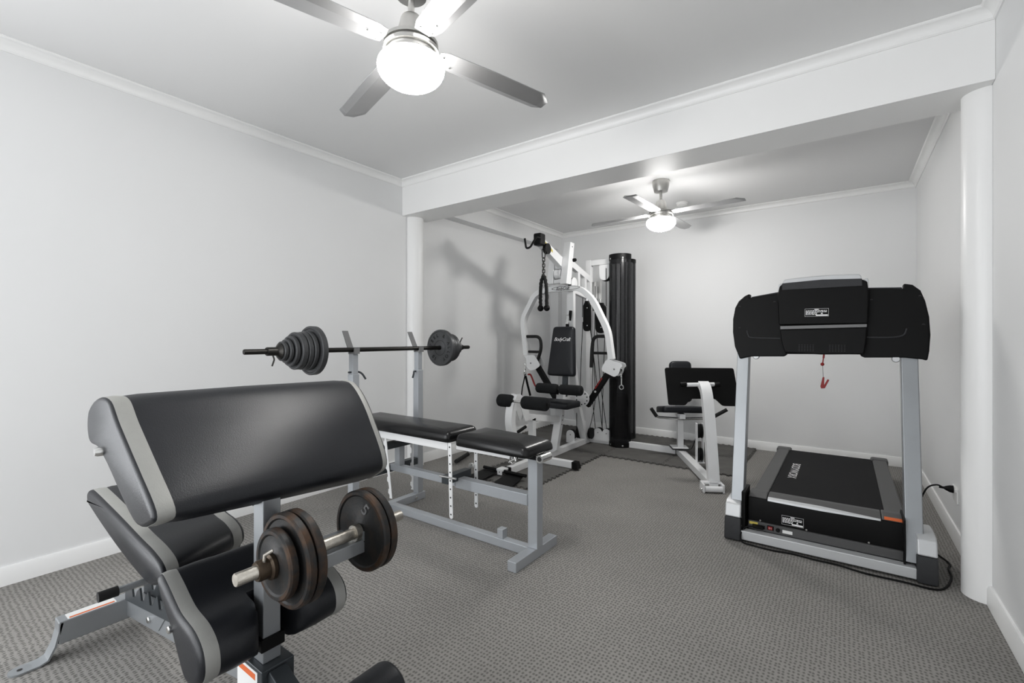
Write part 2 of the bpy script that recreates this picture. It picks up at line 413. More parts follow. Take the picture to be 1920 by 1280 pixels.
# ------------------------------------------------------------------ foam floor mats
xe = [-3.08, -2.475, -1.885, -1.31, -.72]; ye = [2.85, 3.47, 4.09, 4.70, 5.235]
def sq(t):
    u = (t / .058) % 1.; return .5 * (1 if u < .5 else -1)
def teeth(c, a, b, ax, off=0.):
    out = []; step = .029; k0 = math.ceil((a + .02) / step); t = k0 * step; prev = sq(a + 1e-4)
    out.append((a, 0.))
    while t < b - .02:
        l, r_ = sq(t - 1e-4) * .02, sq(t + 1e-4) * .02
        out += [(t - .002 if l > r_ else t + .002, l), (t + .002 if l > r_ else t - .002, r_)]; t += step
    out.append((b, 0.))
    out.sort(key=lambda p: 0)
    return [((c + o, t) if ax == 'x' else (t, c + o)) for t, o in out]
def mat_tile(i, j, label):
    x0, x1, y0, y1 = xe[i], xe[i + 1], ye[j], ye[j + 1]; g = .0016
    wall = lambda c: None
    bottom = teeth(y0, x0, x1, 'y'); right = teeth(x1, y0, y1, 'x'); top = list(reversed(teeth(y1, x0, x1, 'y'))); left = list(reversed(teeth(x0, y0, y1, 'x')))
    P = bottom + right[1:] + top[1:] + left[1:-1]
    P = shrink(P, g)
    o = MB().prism(P, 'xy', .0005, .0135).build('foam_mat', M['rubber'], sharp=20)
    return tag(o, label, 'floor mat', 'interlocking foam mats under the home gym')
for i, j, lab in ((0, 1, 'black foam floor tile by the left wall, under the lat bar'),
                  (0, 2, 'black foam floor tile by the left wall, middle of that column'),
                  (0, 3, 'black foam floor tile in the back left corner beside the boxed riser'),
                  (1, 0, 'front black foam floor tile under the gym footplates and behind the weight bench'),
                  (1, 1, 'black foam floor tile under the cross foot of the white gym'),
                  (1, 2, 'black foam floor tile under the gym seat posts and low pulley'),
                  (1, 3, 'black foam floor tile behind the gym mast against the back wall'),
                  (2, 2, 'black foam floor tile in front of the dark weight stack shroud'),
                  (2, 3, 'black foam floor tile behind the weight stack shroud at the back wall'),
                  (3, 2, 'black foam floor tile under the leg press beam'),
                  (3, 3, 'black foam floor tile at the back right end behind the leg press')):
    mat_tile(i, j, lab)

# ------------------------------------------------------------------ preacher curl bench (closest to the camera)
pb = thing('preacher_bench', 'grey framed preacher curl bench with black vinyl pads, closest to the camera', 'exercise bench', (-1.7, .6, 0))
def knob(name, c, axis, r, h, m, parent):
    return MB().lathe([(0, 0), (r, 0), (r, h * .7), (r * .8, h), (0, h)], c, axis, 14).build(name, M[m], parent)
# rear foot: raised cross tube with bent flat feet
rf = MB().box(-2.28, -2.222, .385, .815, .052, .13).build('rear_foot', M['silver'], pb, bevel=.004)
for sy in (-1, 1):
    y = lambda v: .6 + sy * v
    b = MB(); P = [(-2.251, y(.305), .004), (-2.251, y(.262), .004), (-2.251, y(.24), .012), (-2.251, y(.222), .05), (-2.251, y(.205), .125)]
    b.rtube(P, .058, .006, (1, 0, 0))
    b.lathe([(.029, .001), (.029, .007), (0, .007)], (-2.251, y(.305), 0), 'z', 20)
    ft = b.build('floor_plate', M['silver'], rf)
    MB().lathe([(.007, 0), (.007, .0005), (0, .0005)], (-2.251, y(.305), .0075), 'z', 12).build('bolt_hole', M['darkink'], ft)
ws = MB().box(-2.272, -2.226, .41, .545, .1301, .1306).build('warning_sticker', M['paper'], rf)
MB().box(-2.240, -2.230, .415, .54, .1306, .131).build('sticker_band', M['orange'], ws)
rail = MB().bar((-2.25, .6, .092), (-1.24, .6, .255), .05, .07).build('main_rail', M['silver'], pb, bevel=.004)
for dx, dz in ((-2.24, .095), (-1.98, .135)):
    knob('bolt', (dx, .575, dz), (0, -1, 0), .011, .008, 'chrome', rail)
lad = MB()
for sy in (.571, .629):
    P = [(-2.22, .128), (-1.52, .243), (-1.52, .285)]
    k = 7
    for i in range(k):
        x = -1.56 - i * .088
        zb = .128 + (x + 2.22) * .164
        P += [(x, zb + .052), (x - .02, zb + .022), (x - .045, zb + .018), (x - .06, zb + .058)]
    P += [(-2.22, .165)]
    lad.prism(P, 'xz', sy - .003, sy + .003)
lad.build('incline_ladder', M['darkenamel'], pb)
post = MB().box(-1.235, -1.185, .577, .623, .30, .735).build('post', M['silver'], pb, bevel=.003)
MB().box(-1.242, -1.178, .570, .630, .334, .366).build('collar', M['black'], post, bevel=.002)
slv = MB().box(-1.245, -1.160, .562, .645, .0, .300).build('post_sleeve', M['darkenamel'], pb, bevel=.003)
MB().box(-1.300, -1.2455, .566, .640, .20, .297).build('pivot_bracket', M['silver'], slv, bevel=.002)
st = MB().box(-1.285, -1.180, .5605, .5617, .205, .292).build('warning_sticker', M['paper'], slv)
MB().box(-1.275, -1.190, .5599, .5604, .270, .285).build('sticker_band', M['orange'], st)
MB().box(-1.245, -1.19, .36, .84, .0, .05).build('front_foot', M['silver'], pb, bevel=.004)
ca = MB().box(-1.185, -1.072, .56, .80, .532, .568).build('bar_rest', M['silver'], pb, bevel=.003)
for y in (.575, .795):
    MB().prism([(-1.112, .566), (-1.112, .592), (-1.108, .592), (-1.108, .572), (-1.072, .572), (-1.072, .592), (-1.068, .592), (-1.068, .566)], 'xz', y - .008, y + .008).build('bar_hook', M['silver'], ca)

def pad_loft(name, Lp, Rp, yl, yr, parent, band=.034, edge=.012, m='vinyl', band2=None):
    n = len(Lp); Lc, Rc = catmull(Lp, 5), catmull(Rp, 5)
    def st(s, ins):
        P = [((1 - s) * a[0] + s * b[0], (1 - s) * a[1] + s * b[1]) for a, b in zip(Lc, Rc)]
        lerp = lambda A, k: A[k // 5] + (A[(k // 5 + 1) % n] - A[k // 5]) * (k % 5) / 5
        yy = [(1 - s) * lerp(yl, k) + s * lerp(yr, k) for k in range(len(P))]
        return [(p[0], y, p[1]) for p, y in zip(shrink(P, ins), yy)]
    w = abs((sum(yr) / n if isinstance(yr, list) else yr) - (sum(yl) / n if isinstance(yl, list) else yl))
    e, b = edge / w, band / w; b2 = (band2 or band) / w
    main = MB()
    main.loops([st(s, i) for s, i in ((0, .009), (.0 + e * .25, .004), (e * .6, .0015), (e, 0), (e + .001, 0))])
    main.loops([st(s, i) for s, i in ((e + b, 0), (e + b + .05, -.003), (.5, -.005), (1 - e - b2 - .05, -.003), (1 - e - b2, 0))])
    main.loops([st(s, i) for s, i in ((1 - e - .001, 0), (1 - e, 0), (1 - e * .6, .0015), (1 - e * .25, .004), (1, .009))])
    o = main.build(name, M[m], parent, sharp=60)
    for s0, s1 in ((e, e + b), (1 - e - b2, 1 - e)):
        MB().loops([st(s0, -.0004), st((s0 + s1) / 2, -.0022), st(s1, -.0004)]).build('edge_band', M['band'], o, sharp=60, label='grey vinyl edge band')
    return o
LP = [(-1.262, .722), (-1.172, .733), (-1.150, .765), (-1.262, .838), (-1.380, .918), (-1.445, .968), (-1.520, .972), (-1.585, .940), (-1.600, .893), (-1.578, .853), (-1.515, .846), (-1.44, .812)]
RP = [(-1.285, .672), (-1.208, .690), (-1.180, .735), (-1.246, .848), (-1.318, .925), (-1.392, .967), (-1.465, .968), (-1.530, .938), (-1.545, .892), (-1.528, .852), (-1.470, .840), (-1.40, .79)]
yl = [.335, .336, .338, .338, .336, .335, .332, .33, .33, .33, .332, .334]
yr = [.955, .962, .966, .972, .985, .998, 1.0, 1.0, 1.0, .995, .985, .965]
ap = pad_loft('arm_pad', LP, RP, yl, yr, pb, band=.034, edge=.008, band2=.016)
knob('pad_bolt', (-1.475, .338, .845), (0, -1, 0), .011, .02, 'chrome', ap)
MB().bar((-1.23, .6, .70), (-1.47, .6, .82), .05, .022).build('pad_bracket', M['silver'], pb)

# seat: rounded front lobes either side of the post
SP = [(-1.225, .338), (-1.165, .348), (-1.132, .385), (-1.140, .432), (-1.185, .462), (-1.265, .478), (-1.340, .515), (-1.385, .532), (-1.402, .512), (-1.372, .475), (-1.315, .430), (-1.275, .385)]
seat = MB(); c5 = catmull(SP, 5)
S_ = lambda y, P, i=0: [(p[0], y, p[1]) for p in shrink(P, i)]
N_ = lambda P, x: [(min(p[0], x), p[1]) for p in P]
seat.loops([S_(.418, c5, .018), S_(.421, c5, .006), S_(.428, c5, 0), S_(.4285, c5)])
seat.loops([S_(.458, c5), S_(.50, c5, -.002), S_(.532, c5, -.001), S_(.546, N_(c5, -1.142)), S_(.554, N_(c5, -1.162)), S_(.559, N_(c5, -1.19)), S_(.562, N_(c5, -1.243)),
            S_(.642, N_(c5, -1.243)), S_(.645, N_(c5, -1.19)), S_(.650, N_(c5, -1.162)), S_(.658, N_(c5, -1.142)), S_(.672, c5, -.001), S_(.70, c5, -.002), S_(.747, c5)])
seat.loops([S_(.7765, c5), S_(.777, c5), S_(.784, c5, .006), S_(.787, c5, .018)])
so = seat.build('seat', M['vinyl'], pb, sharp=60)
for a, b_ in ((.428, .458), (.747, .777)):
    MB().loops([S_(a, c5, -.0006), S_((a + b_) / 2, c5, -.0025), S_(b_, c5, -.0006)]).build('edge_band', M['band'], so, sharp=60, label='grey vinyl edge band')
knob('seat_bolt', (-1.30, .419, .43), (0, -1, 0), .009, .008, 'chrome', so)
MB().bar((-1.30, .6, .24), (-1.33, .6, .455), .05, .03, up=(1, 0, 0)).build('seat_bracket', M['silver'], pb)

# back pad, tapered, raised at the far end
BL = [(-1.560, .452), (-1.470, .470), (-1.425, .498), (-1.440, .527), (-1.515, .545), (-1.63, .556), (-1.82, .576), (-2.08, .598), (-2.128, .592), (-2.135, .565), (-2.110, .545), (-1.82, .486)]
BR = [(-1.730, .395), (-1.700, .405), (-1.680, .430), (-1.690, .462), (-1.735, .482), (-1.81, .492), (-1.93, .520), (-2.08, .556), (-2.118, .552), (-2.125, .525), (-2.105, .505), (-1.91, .445)]
BR = [(x + .13, z + .055) for x, z in BR]
bp_ = pad_loft('back_pad', BL, BR, [.44] * 12, [.70] * 12, pb, band=.032)
hl = MB().tube([(-1.60, .36, .437), (-1.60, .56, .437)], .009, 12).build('adjustment_lever', M['silver'], pb)
MB().tube([(-1.60, .352, .437), (-1.60, .394, .437)], .0135, 14).build('grip', M['blacksoft'], hl)
MB().bar((-1.60, .575, .45), (-1.90, .575, .14), .006, .03).bar((-1.60, .625, .45), (-1.90, .625, .14), .006, .03).build('back_support', M['silver'], pb)
MB().bar((-1.45, .6, .455), (-2.0, .6, .50), .05, .03).build('back_frame', M['silver'], pb)
# leg developer
MB().bar((-1.165, .6, .275), (-.985, .6, .20), .045, .045).build('leg_lever', M['darkenamel'], pb, bevel=.003)
ax_ = MB().tube([(-.975, .40, .2), (-.975, .80, .2)], .012, 12).build('roller_axle', M['chrome'], pb)
for y0, y1 in ((.635, .815), (.385, .565)):
    r = .066; s = 1 if y0 > .6 else -1
    MB().lathe([(0, y0), (r * .8, y0), (r * .95, y0 + .008), (r, y0 + .02), (r, y1 - .02), (r * .95, y1 - .008), (r * .8, y1), (0, y1)], (-.975, 0, .2), 'y', 30).build('leg_roller', M['vinyl'], pb, sharp=50)

# ------------------------------------------------------------------ dumbbell on the bench's bar rest
db = thing('dumbbell', 'chrome dumbbell with rusty black iron plates lying across the preacher bench', 'dumbbell', (-1.09, .7, .571))
BX, BZ = -1.09, .5875
bar = MB().lathe([(0, .47), (.0135, .47), (.0150, .472), (.0150, .936), (.0135, .938), (0, .938)], (BX, 0, BZ), 'y', 24).build('bar', M['worn'], db, sharp=40)
def plate(name, c, y0, y1, r, parent, m=('rustplate', 'rust'), hub=.03, axis='y', n=44):
    lip = .012; d = .0035
    prof = [(.016, y0 + .001), (hub, y0 + .001), (hub + .003, y0 + d), (r - lip - .004, y0 + d), (r - lip, y0), (r - .004, y0), (r, y0 + .004), (r, y1 - .004), (r - .004, y1), (r - lip, y1), (r - lip - .004, y1 - d), (hub + .003, y1 - d), (hub, y1 - .001), (.016, y1 - .001)]
    mis = [0, 0, 0, 0, 1, 1, 1, 1, 1, 0, 0, 0, 0]
    return MB().lathe(prof, c, axis, n, mis=mis).build(name, [M[m[0]], M[m[1]]], parent, sharp=40)
for y0, y1, r in ((.553, .575, .083), (.579, .601, .1125), (.605, .627, .1125), (.792, .813, .110), (.817, .838, .110)):
    p_ = plate('weight_plate', (BX, 0, BZ), y0, y1, r, db)
    if abs(y0 - .792) < 1e-6:
        MB().text('5', .05, frame((BX + .022, .7948, BZ + .062), (.75, 0, -.66), (.66, 0, .75)), depth=.002).build('embossed_number', M['greyplastic'], p_)
cl = MB().lathe([(.0152, .515), (.021, .515), (.0235, .520), (.0235, .540), (.030, .544), (.030, .552), (.0152, .552)], (BX, 0, BZ), 'y', 24).build('collar', M['brass'], db)
MB().tube([(BX + .008, .53, BZ + .018), (BX + .010, .53, BZ + .036), (BX + .018, .545, BZ + .044)], .0045, 10).build('collar_screw', M['worn'], cl)
MB().lathe([(.0152, .772), (.022, .772), (.022, .790), (.0152, .790)], (BX, 0, BZ), 'y', 24).build('inner_collar', M['worn'], db)
MB().lathe([(.0152, .629), (.022, .629), (.022, .645), (.0152, .645)], (BX, 0, BZ), 'y', 24).build('inner_collar', M['worn'], db)

# ------------------------------------------------------------------ weight bench with uprights
wb = thing('weight_bench', 'flat weight bench with grey steel frame and worn black pads, standing under the barbell', 'weight bench', (-1.85, 2.0, 0))
MB().box(-1.322, -1.27, 1.80, 2.19, 0, .05).build('front_foot', M['greyenamel'], wb, bevel=.003)
fp = MB().box(-1.320, -1.262, 1.975, 2.03, .05, .53).build('front_post', M['greyenamel'], wb, bevel=.003)
MB().box(-1.324, -1.258, 1.969, 2.036, .505, .535).build('post_cap', M['black'], fp)
br = MB().box(-2.397, -1.322, 1.975, 2.02, .002, .048).build('base_rail', M['greyenamel'], wb, bevel=.003)
MB().box(-1.520, -1.482, 1.977, 2.018, .048, .098).build('stop_peg', M['greyenamel'], br, bevel=.002)
rfb = MB().box(-2.445, -2.397, 1.66, 2.29, .0, .05).build('rear_foot', M['greyenamel'], wb, bevel=.003)
knob('bolt', (-2.397, 2.2, .025), (1, 0, 0), .01, .008, 'chrome', rfb)
for y0, y1, s in ((1.694, 1.742, 1), (2.219, 2.267, -1)):
    u = MB().box(-2.445, -2.396, y0, y1, .05, .905).build('upright', M['greyenamel'], wb, bevel=.003)
    MB().box(-2.441, -2.401, y0 + .005, y1 - .005, .90, 1.032).build('extension_tube', M['greyenamel'], u, bevel=.002)
    yc = (y0 + y1) / 2
    hk = MB().prism([(-2.385, 1.030), (-2.385, 1.066), (-2.390, 1.066), (-2.394, 1.040), (-2.436, 1.036), (-2.446, 1.060), (-2.505, 1.170), (-2.511, 1.167), (-2.452, 1.055), (-2.444, 1.028)], 'xz', yc - .019, yc + .019).build('bar_hook', M['greyplastic'], u)
    pin = MB().tube(fillet([(-2.42, y0 - .012, .918), (-2.42, y1 + .016, .918), (-2.405, y1 + .028, .905), (-2.395, y1 + .045, .872)] if s > 0 else [(-2.42, y1 + .01, .895), (-2.42, y0 - .018, .895), (-2.405, y0 - .03, .885), (-2.395, y0 - .05, .855)], .012), .006, 10).build('height_pin', M['darkenamel'], u)
MB().box(-2.443, -2.398, 1.742, 2.219, .253, .298).build('upper_crossbar', M['darkenamel'], wb, bevel=.003)
MB().box(-2.398, -1.83, 1.978, 2.018, .267, .310).build('main_beam', M['greyenamel'], wb, bevel=.003)
MB().box(-1.82, -1.320, 1.970, 2.025, .262, .322).build('beam_sleeve', M['greyenamel'], wb, bevel=.004)
MB().box(-2.350, -2.305, 1.975, 2.02, .310, .435).build('head_post', M['greyenamel'], wb, bevel=.003)
MB().box(-2.352, -2.303, 1.885, 2.085, .430, .470).build('back_support_bar', M['darkenamel'], wb, bevel=.003)
sc_ = MB().box(-1.845, -1.795, 1.885, 2.085, .305, .350).build('seat_crossbar', M['darkenamel'], wb, bevel=.003)
def holed_strip(name, x, y, z0, z1, tilt, n, parent):
    b = MB(); dx = tilt
    b.prism([(x - .0125, z0 + .008), (x - .006, z0), (x + .006, z0), (x + .0125, z0 + .008), (x + .0125 + dx, z1), (x - .0125 + dx, z1)], 'xz', y - .002, y + .002)
    o = b.build(name, M['white'], parent)
    h = MB()
    for i in range(n):
        t = (i + .5) / n; c = (x + dx * t, y - .0021, z0 + (z1 - z0) * t)
        h.lathe([(.0048, 0), (.0048, -.0006), (0, -.0006)], c, 'y', 12)
    h.build('hole_row', M['darkink'], o); return o
holed_strip('seat_ladder', -1.757, 1.872, .130, .545, -.012, 9, wb)
fl = holed_strip('seat_ladder', -1.768, 2.098, .122, .52, -.004, 8, wb)
knob('ladder_bolt', (-1.795, 2.094, .368), (0, -1, 0), .017, .02, 'chrome', fl)
MB().tube([(-1.84, 1.868, .352), (-1.72, 1.868, .356)], .006, 10).build('ladder_pin', M['chrome'], wb)
def notched(x, y, z0, z1, tilt, n, parent):
    P = [(x + .012, z0), (x + .012 + tilt, z1), (x - .004 + tilt, z1)]
    for i in range(n):
        t = 1 - (i + .3) / n; z = z0 + (z1 - z0) * t; xx = x + tilt * t; h = (z1 - z0) / n
        P += [(xx - .006, z), (xx - .014, z + .004), (xx - .016, z - h * .28), (xx - .004, z - h * .42), (xx - .002, z - h * .55)]
    P += [(x - .012, z0)]
    return MB().prism(P, 'xz', y - .002, y + .002).build('incline_strip', M['white'], parent)
notched(-2.262, 1.872, .140, .505, -.055, 5, wb); notched(-2.322, 2.098, .124, .505, .0, 6, wb)
for y in (1.866, 2.086):
    MB().box(-2.58, -1.782, y, y + .018, .503, .548).build('back_rail', M['white'], wb, bevel=.002)
    MB().box(-1.716, -1.34, y, y + .018, .519, .543).build('seat_rail', M['white'], wb, bevel=.002)
def bench_pad(name, x0, x1, y0, y1, z, th, r):
    return MB().cushion(rrect(x0, x1, y0, y1, .03), th, r, Matrix.Translation((0, 0, z)), crown=.006).build(name, M['vinyl2'], wb, sharp=55)
bench_pad('back_pad', -2.66, -1.765, 1.855, 2.115, .547, .062, .036)
# the seat pad droops at its free end
sp_ = MB(); out = rrect(-1.722, -1.245, 1.85, 2.125, .035); Mz = Matrix.Translation((0, 0, .541))
sp_.cushion(out, .064, .036, Mz, crown=.006)
for v in sp_.bm.verts:
    t = max(0, (v.co.x + 1.42) / .18); v.co.z -= .022 * t * t if v.co.z > .56 else .004 * t
sp_.build('seat_pad', M['vinyl2'], wb, sharp=55)
pv = MB().tube([(-1.236, 1.955, .518), (-1.236, 2.045, .518)], .021, 18).build('pivot_tube', M['chrome'], wb)
MB().lathe([(.012, 0), (.012, -.001), (0, -.001)], (-1.236, 1.955, .518), 'y', 14).build('tube_bore', M['darkink'], pv)
MB().box(-1.262, -1.246, 1.965, 2.04, .498, .53).build('pivot_bracket', M['chrome'], wb)
clip = MB()
clip.tube(fillet([(-1.325, 1.862, .545), (-1.31, 1.858, .520), (-1.33, 1.858, .500), (-1.352, 1.862, .512), (-1.345, 1.862, .545)], .01), .004, 8)
clip.tube([(-1.355, 1.86, .505), (-1.305, 1.86, .535)], .005, 8)
clip.build('hitch_clip', M['chrome'], wb)

# ------------------------------------------------------------------ barbell on the rack
bb = thing('barbell', 'long black barbell loaded with grey iron plates, resting on the bench uprights', 'barbell', (-2.42, 1.95, 1.04))
CX, CZ = -2.42, 1.0545
MB().lathe([(0, 1.085), (.0125, 1.085), (.0138, 1.088), (.0138, 2.775), (.0125, 2.778), (0, 2.778)], (CX, 0, CZ), 'y', 20).build('bar', M['bariron'], bb, sharp=40)
for (y0, y1, r) in ((1.268, 1.290, .052), (1.291, 1.312, .064), (1.313, 1.338, .082), (1.339, 1.372, .102), (1.375, 1.402, .104), (1.404, 1.428, .109), (1.431, 1.466, .137)):
    plate('weight_plate', (CX, 0, CZ), y0, y1, r, bb, ('plate', 'plate'), min(.03, r * .45))
for (y0, y1, r) in ((2.452, 2.486, .134), (2.489, 2.513, .108), (2.515, 2.540, .106), (2.542, 2.572, .104), (2.574, 2.60, .082), (2.602, 2.622, .064), (2.624, 2.645, .052)):
    p_ = plate('weight_plate', (CX, 0, CZ), y0, y1, r, bb, ('plate', 'plate'), min(.03, r * .45))
    if y0 < 2.46:
        tx = MB(); rr = .092
        for word, mid, da, flip in (('STEEL & ALLOY', 64, 21., 0), ('10', -128, 16., 0)):
            for k, ch in enumerate(word):
                if ch == ' ': continue
                a = R(mid - (k - (len(word) - 1) / 2) * da)
                c = (CX + rr * math.cos(a), y0 + .0033, CZ + rr * math.sin(a))
                tx.text(ch, .036, frame(c, (math.sin(a), 0, -math.cos(a)), (math.cos(a), 0, math.sin(a))), depth=.0016)
        tx.build('embossed_lettering', M['blacksoft'], p_)
        MB().path([(CX + .055 * math.cos(R(a)), y0 + .003, CZ + .055 * math.sin(R(a))) for a in range(0, 360, 12)], [(.0012 * math.cos(t), .0012 * math.sin(t)) for t in (0, 2.1, 4.2)], None, True).build('embossed_ring', M['blacksoft'], p_)
for s, y in ((1, 1.195), (-1, 2.70)):
    yy = lambda v: y + s * v
    cl = MB().lathe([(.0142, yy(0)), (.020, yy(0)), (.0225, yy(.004)), (.0225, yy(.05)), (.026, yy(.055)), (.043, yy(.068)), (.043, yy(.072)), (.0142, yy(.072))] if s > 0 else [(.0142, yy(0)), (.02, yy(0)), (.024, yy(.02)), (.03, yy(.045)), (.0142, yy(.052))], (CX, 0, CZ), 'y', 24).build('spinlock_collar', M['bariron'], bb)
    up = -1 if s > 0 else 1
    MB().tube(fillet([(CX + .006, yy(.03), CZ + up * .018), (CX + .012, yy(.036), CZ + up * .042), (CX + .02, yy(.02), CZ + up * .075)], .008), .0042, 8).build('collar_screw', M['bariron'], cl)

# ------------------------------------------------------------------ white home gym
GX, Z0 = -2.235, .014
hg = thing('home_gym', 'white steel multi gym with chest press arch, black padded seat and dark round weight shroud', 'home gym', (GX, 4.0, 0))
W = M['white']
mb = MB().box(GX - .028, GX + .028, 3.06, 4.52, Z0, Z0 + .056).build('base_beam', W, hg, bevel=.003)
MB().box(GX - .029, GX + .029, 3.045, 3.062, Z0, Z0 + .058).build('end_cap', M['black'], mb, bevel=.003)
cf = MB().box(-2.60, -1.885, 3.495, 3.55, Z0, Z0 + .055).build('cross_foot', W, hg, bevel=.003)
for x0, x1 in ((-2.66, -2.60), (-1.885, -1.825)):
    b = MB().prism([(x0, Z0), (x1, Z0), (x1 - (.016 if x1 > -2 else 0), Z0 + .058), (x0 + (.016 if x1 < -2 else 0), Z0 + .058)], 'xz', 3.49, 3.556)
    b.build('end_cap', M['black'], cf, bevel=.003)
MB().box(-2.46, -1.315, 4.515, 4.570, Z0, Z0 + .058).build('rear_beam', W, hg, bevel=.003)
# low row footplates at the front of the base beam
fr = MB().box(GX - .06, GX + .01, 2.975, 3.05, .050, .068).box(GX - .05, GX - .002, 2.972, 2.980, .020, .066).build('footplate_bracket', W, hg, bevel=.002)
knob('bolt', (GX - .026, 2.972, .045), (0, -1, 0), .006, .003, 'chrome', fr)
MB().tube([(-2.44, 2.995, .052), (-2.01, 2.985, .052)], .013, 12).build('footplate_bar', M['black'], fr)
for x0, x1, dx in ((-2.43, -2.285, -.06), (-2.195, -2.035, .02)):
    b = MB(); P = [(x0, 2.985), (x1, 2.985), (x1 + dx * .4 + .03, 2.775), (x0 + dx * .4 + .02, 2.775)]
    b.loops([[(p[0], p[1], z - (0 if p[1] > 2.9 else .012)) for p in roundpoly(P, .02)] for z in (.036, .040)])
    b.build('foot_plate', M['black'], fr, sharp=30)
# seat post, leg lever and rollers
sp = MB().rtube([(GX, 3.80, Z0 + .05), (GX, 3.905, .40), (GX, 3.94, .66)], .075, .05, (1, 0, 0)).build('seat_post', W, hg)
for z in (.30, .34, .38): knob('adjust_hole', (GX + .038, 3.80 + (z - .06) * .31, z), (1, 0, 0), .006, .0015, 'darkink', sp)
MB().rtube([(GX, 3.94, .525), (GX, 4.37, .505)], .06, .06, (1, 0, 0)).build('seat_rail', W, hg)
MB().cushion(rrect(-2.395, -2.015, 3.655, 3.93, .03), .055, .02, Matrix.Translation((0, 0, .482)), crown=.004).build('seat', M['vinyl'], hg, sharp=55)
MB().rtube([(GX, 3.30, .45), (GX, 3.90, .345)], .05, .055, (1, 0, 0)).build('lever_arm', W, hg)
MB().rtube([(GX, 3.425, Z0 + .05), (GX, 3.41, .42)], .05, .05, (1, 0, 0)).build('front_strut', W, hg)
ll = MB().rtube(catmull([(GX, 3.16, .64), (GX, 3.105, .56), (GX, 3.085, .44), (GX, 3.11, .33), (GX, 3.155, .22), (GX, 3.18, .15)], 4, False), .068, .055, (1, 0, 0)).build('leg_curl_arm', W, hg)
for dx in (-.03, .03): MB().prism([(3.13, .66), (3.185, .66), (3.235, .62), (3.325, .475), (3.325, .42), (3.26, .42)], 'yz', GX + dx - .003, GX + dx + .003).build('lever_plate', W, ll)
def foam_pair(y, z, r, xs, parent, tilt=0.):
    MB().tube([(xs[0] + .01, y, z), (xs[3] - .01, y, z)], .011, 10).build('roller_axle', M['chrome'], parent)
    for a, b in ((xs[0], xs[1]), (xs[2], xs[3])):
        o = MB().lathe([(.012, a), (r * .8, a), (r * .95, a + .008), (r, a + .022), (r, b - .022), (r * .95, b - .008), (r * .8, b), (.012, b)], (0, y, z), 'x', 26).build('foam_roller', M['foam'], parent, sharp=50)
        knob('roller_cap', (b, y, z), (1, 0, 0), r * .32, .004, 'black', o)
foam_pair(3.10, .605, .053, (-2.36, -2.245 + .02, -2.115, -1.885), hg)
foam_pair(3.72, .655, .047, (-2.375, -2.155, -2.125, -1.905), hg)
rb = MB().rtube([(GX, 3.72, .655), (GX, 3.86, .60)], .03, .03, (1, 0, 0)).build('roller_bracket', M['black'], hg)
# back pad
bk = MB(); tl = R(8)
Mx = frame((GX, 3.955, .755), (1, 0, 0), (0, math.sin(tl) * 0 + .06, .48))
bk.cushion(roundpoly([(-.152, 0), (.152, 0), (.113, .485), (-.113, .485)], .035, 5), .055, .022, Mx, crown=.004)
bo = bk.build('backrest', M['vinyl'], hg, sharp=55)
lg = MB(); Ml = frame((GX + .004, 3.955 - .0605 + .0455, 1.115), (1, 0, 0), (0, .06, .48))
lg.text('BodyCraft', .050, Ml, shear=.35, depth=.0005, space=.86)
lg.build('logo_lettering', M['ink'], bo)
MB().rtube([(GX, 3.99, .50), (GX, 4.02, .80), (GX, 4.09, 1.15)], .05, .03, (1, 0, 0)).build('backrest_post', M['darkenamel'], hg)
# mast and boom
MB().rtube(fillet([(GX, 4.425, Z0 + .05), (GX, 4.24, .48), (GX, 4.125, 1.0), (GX, 4.135, 1.66)], .1), .072, .05, (1, 0, 0)).build('front_mast', W, hg)
tw = MB().box(GX - .03, GX + .03, 4.515, 4.57, Z0 + .05, 1.965).build('rear_mast', W, hg, bevel=.003)
MB().box(GX + .02, -1.84, 4.518, 4.567, 1.905, 1.961).build('top_beam', W, hg, bevel=.003)
MB().prism([(4.56, 1.785), (4.56, 1.72), (4.06, 1.855), (4.06, 1.925)], 'yz', GX - .022, GX + .022).build('upper_boom', W, hg, bevel=.002)
MB().prism([(4.56, 1.585), (4.56, 1.53), (4.05, 1.60), (4.05, 1.66)], 'yz', GX - .022, GX + .022).build('lower_boom', W, hg, bevel=.002)
for y in (4.27, 4.42): MB().box(GX - .02, GX + .02, y - .022, y + .022, 1.57, 1.86 - (y - 4.1) * .27).build('boom_strut', W, hg)
hb = MB()
hb.prism([(4.02, 2.072), (4.10, 2.072), (4.03, 1.655), (3.935, 1.655)], 'yz', -2.252, -2.180)
hb.build('boom_head', W, hg, bevel=.003)
MB().prism([(3.985, 1.985), (4.055, 1.985), (4.02, 1.665), (3.94, 1.665)], 'yz', -2.400, -2.338).build('boom_side_post', W, hg, bevel=.003)
for z0, z1 in ((1.815, 1.878), (1.668, 1.705)):
    MB().box(-2.338, -2.252, 3.965 + (z0 - 1.66) * .15, 4.03 + (z0 - 1.66) * .15, z0, z1).build('boom_crosspiece', W, hg, bevel=.002)
MB().prism([(4.065, 1.90), (4.045, 1.80), (3.60, 1.985), (3.60, 2.062)], 'yz', GX - .075, GX - .018).build('front_boom', W, hg, bevel=.002)
st_ = MB().box(GX - .0176, GX - .017, 3.665, 3.80, 1.985, 2.012)
for v in st_.bm.verts: v.co.z -= (v.co.y - 3.665) * .43 - .012
st_.build('warning_sticker', M['yellow'], hg)
def wheel(name, c, axis, r, w, m, parent):
    return MB().lathe([(0, -w / 2), (r, -w / 2), (r, -w / 4), (r * .88, 0), (r, w / 4), (r, w / 2), (0, w / 2)], c, axis, 28).build(name, M[m], parent, sharp=30)
hd = MB().box(GX - .075, GX + .005, 3.545, 3.635, 1.975, 2.085).build('pulley_housing', M['black'], hg, bevel=.014, seg=3)
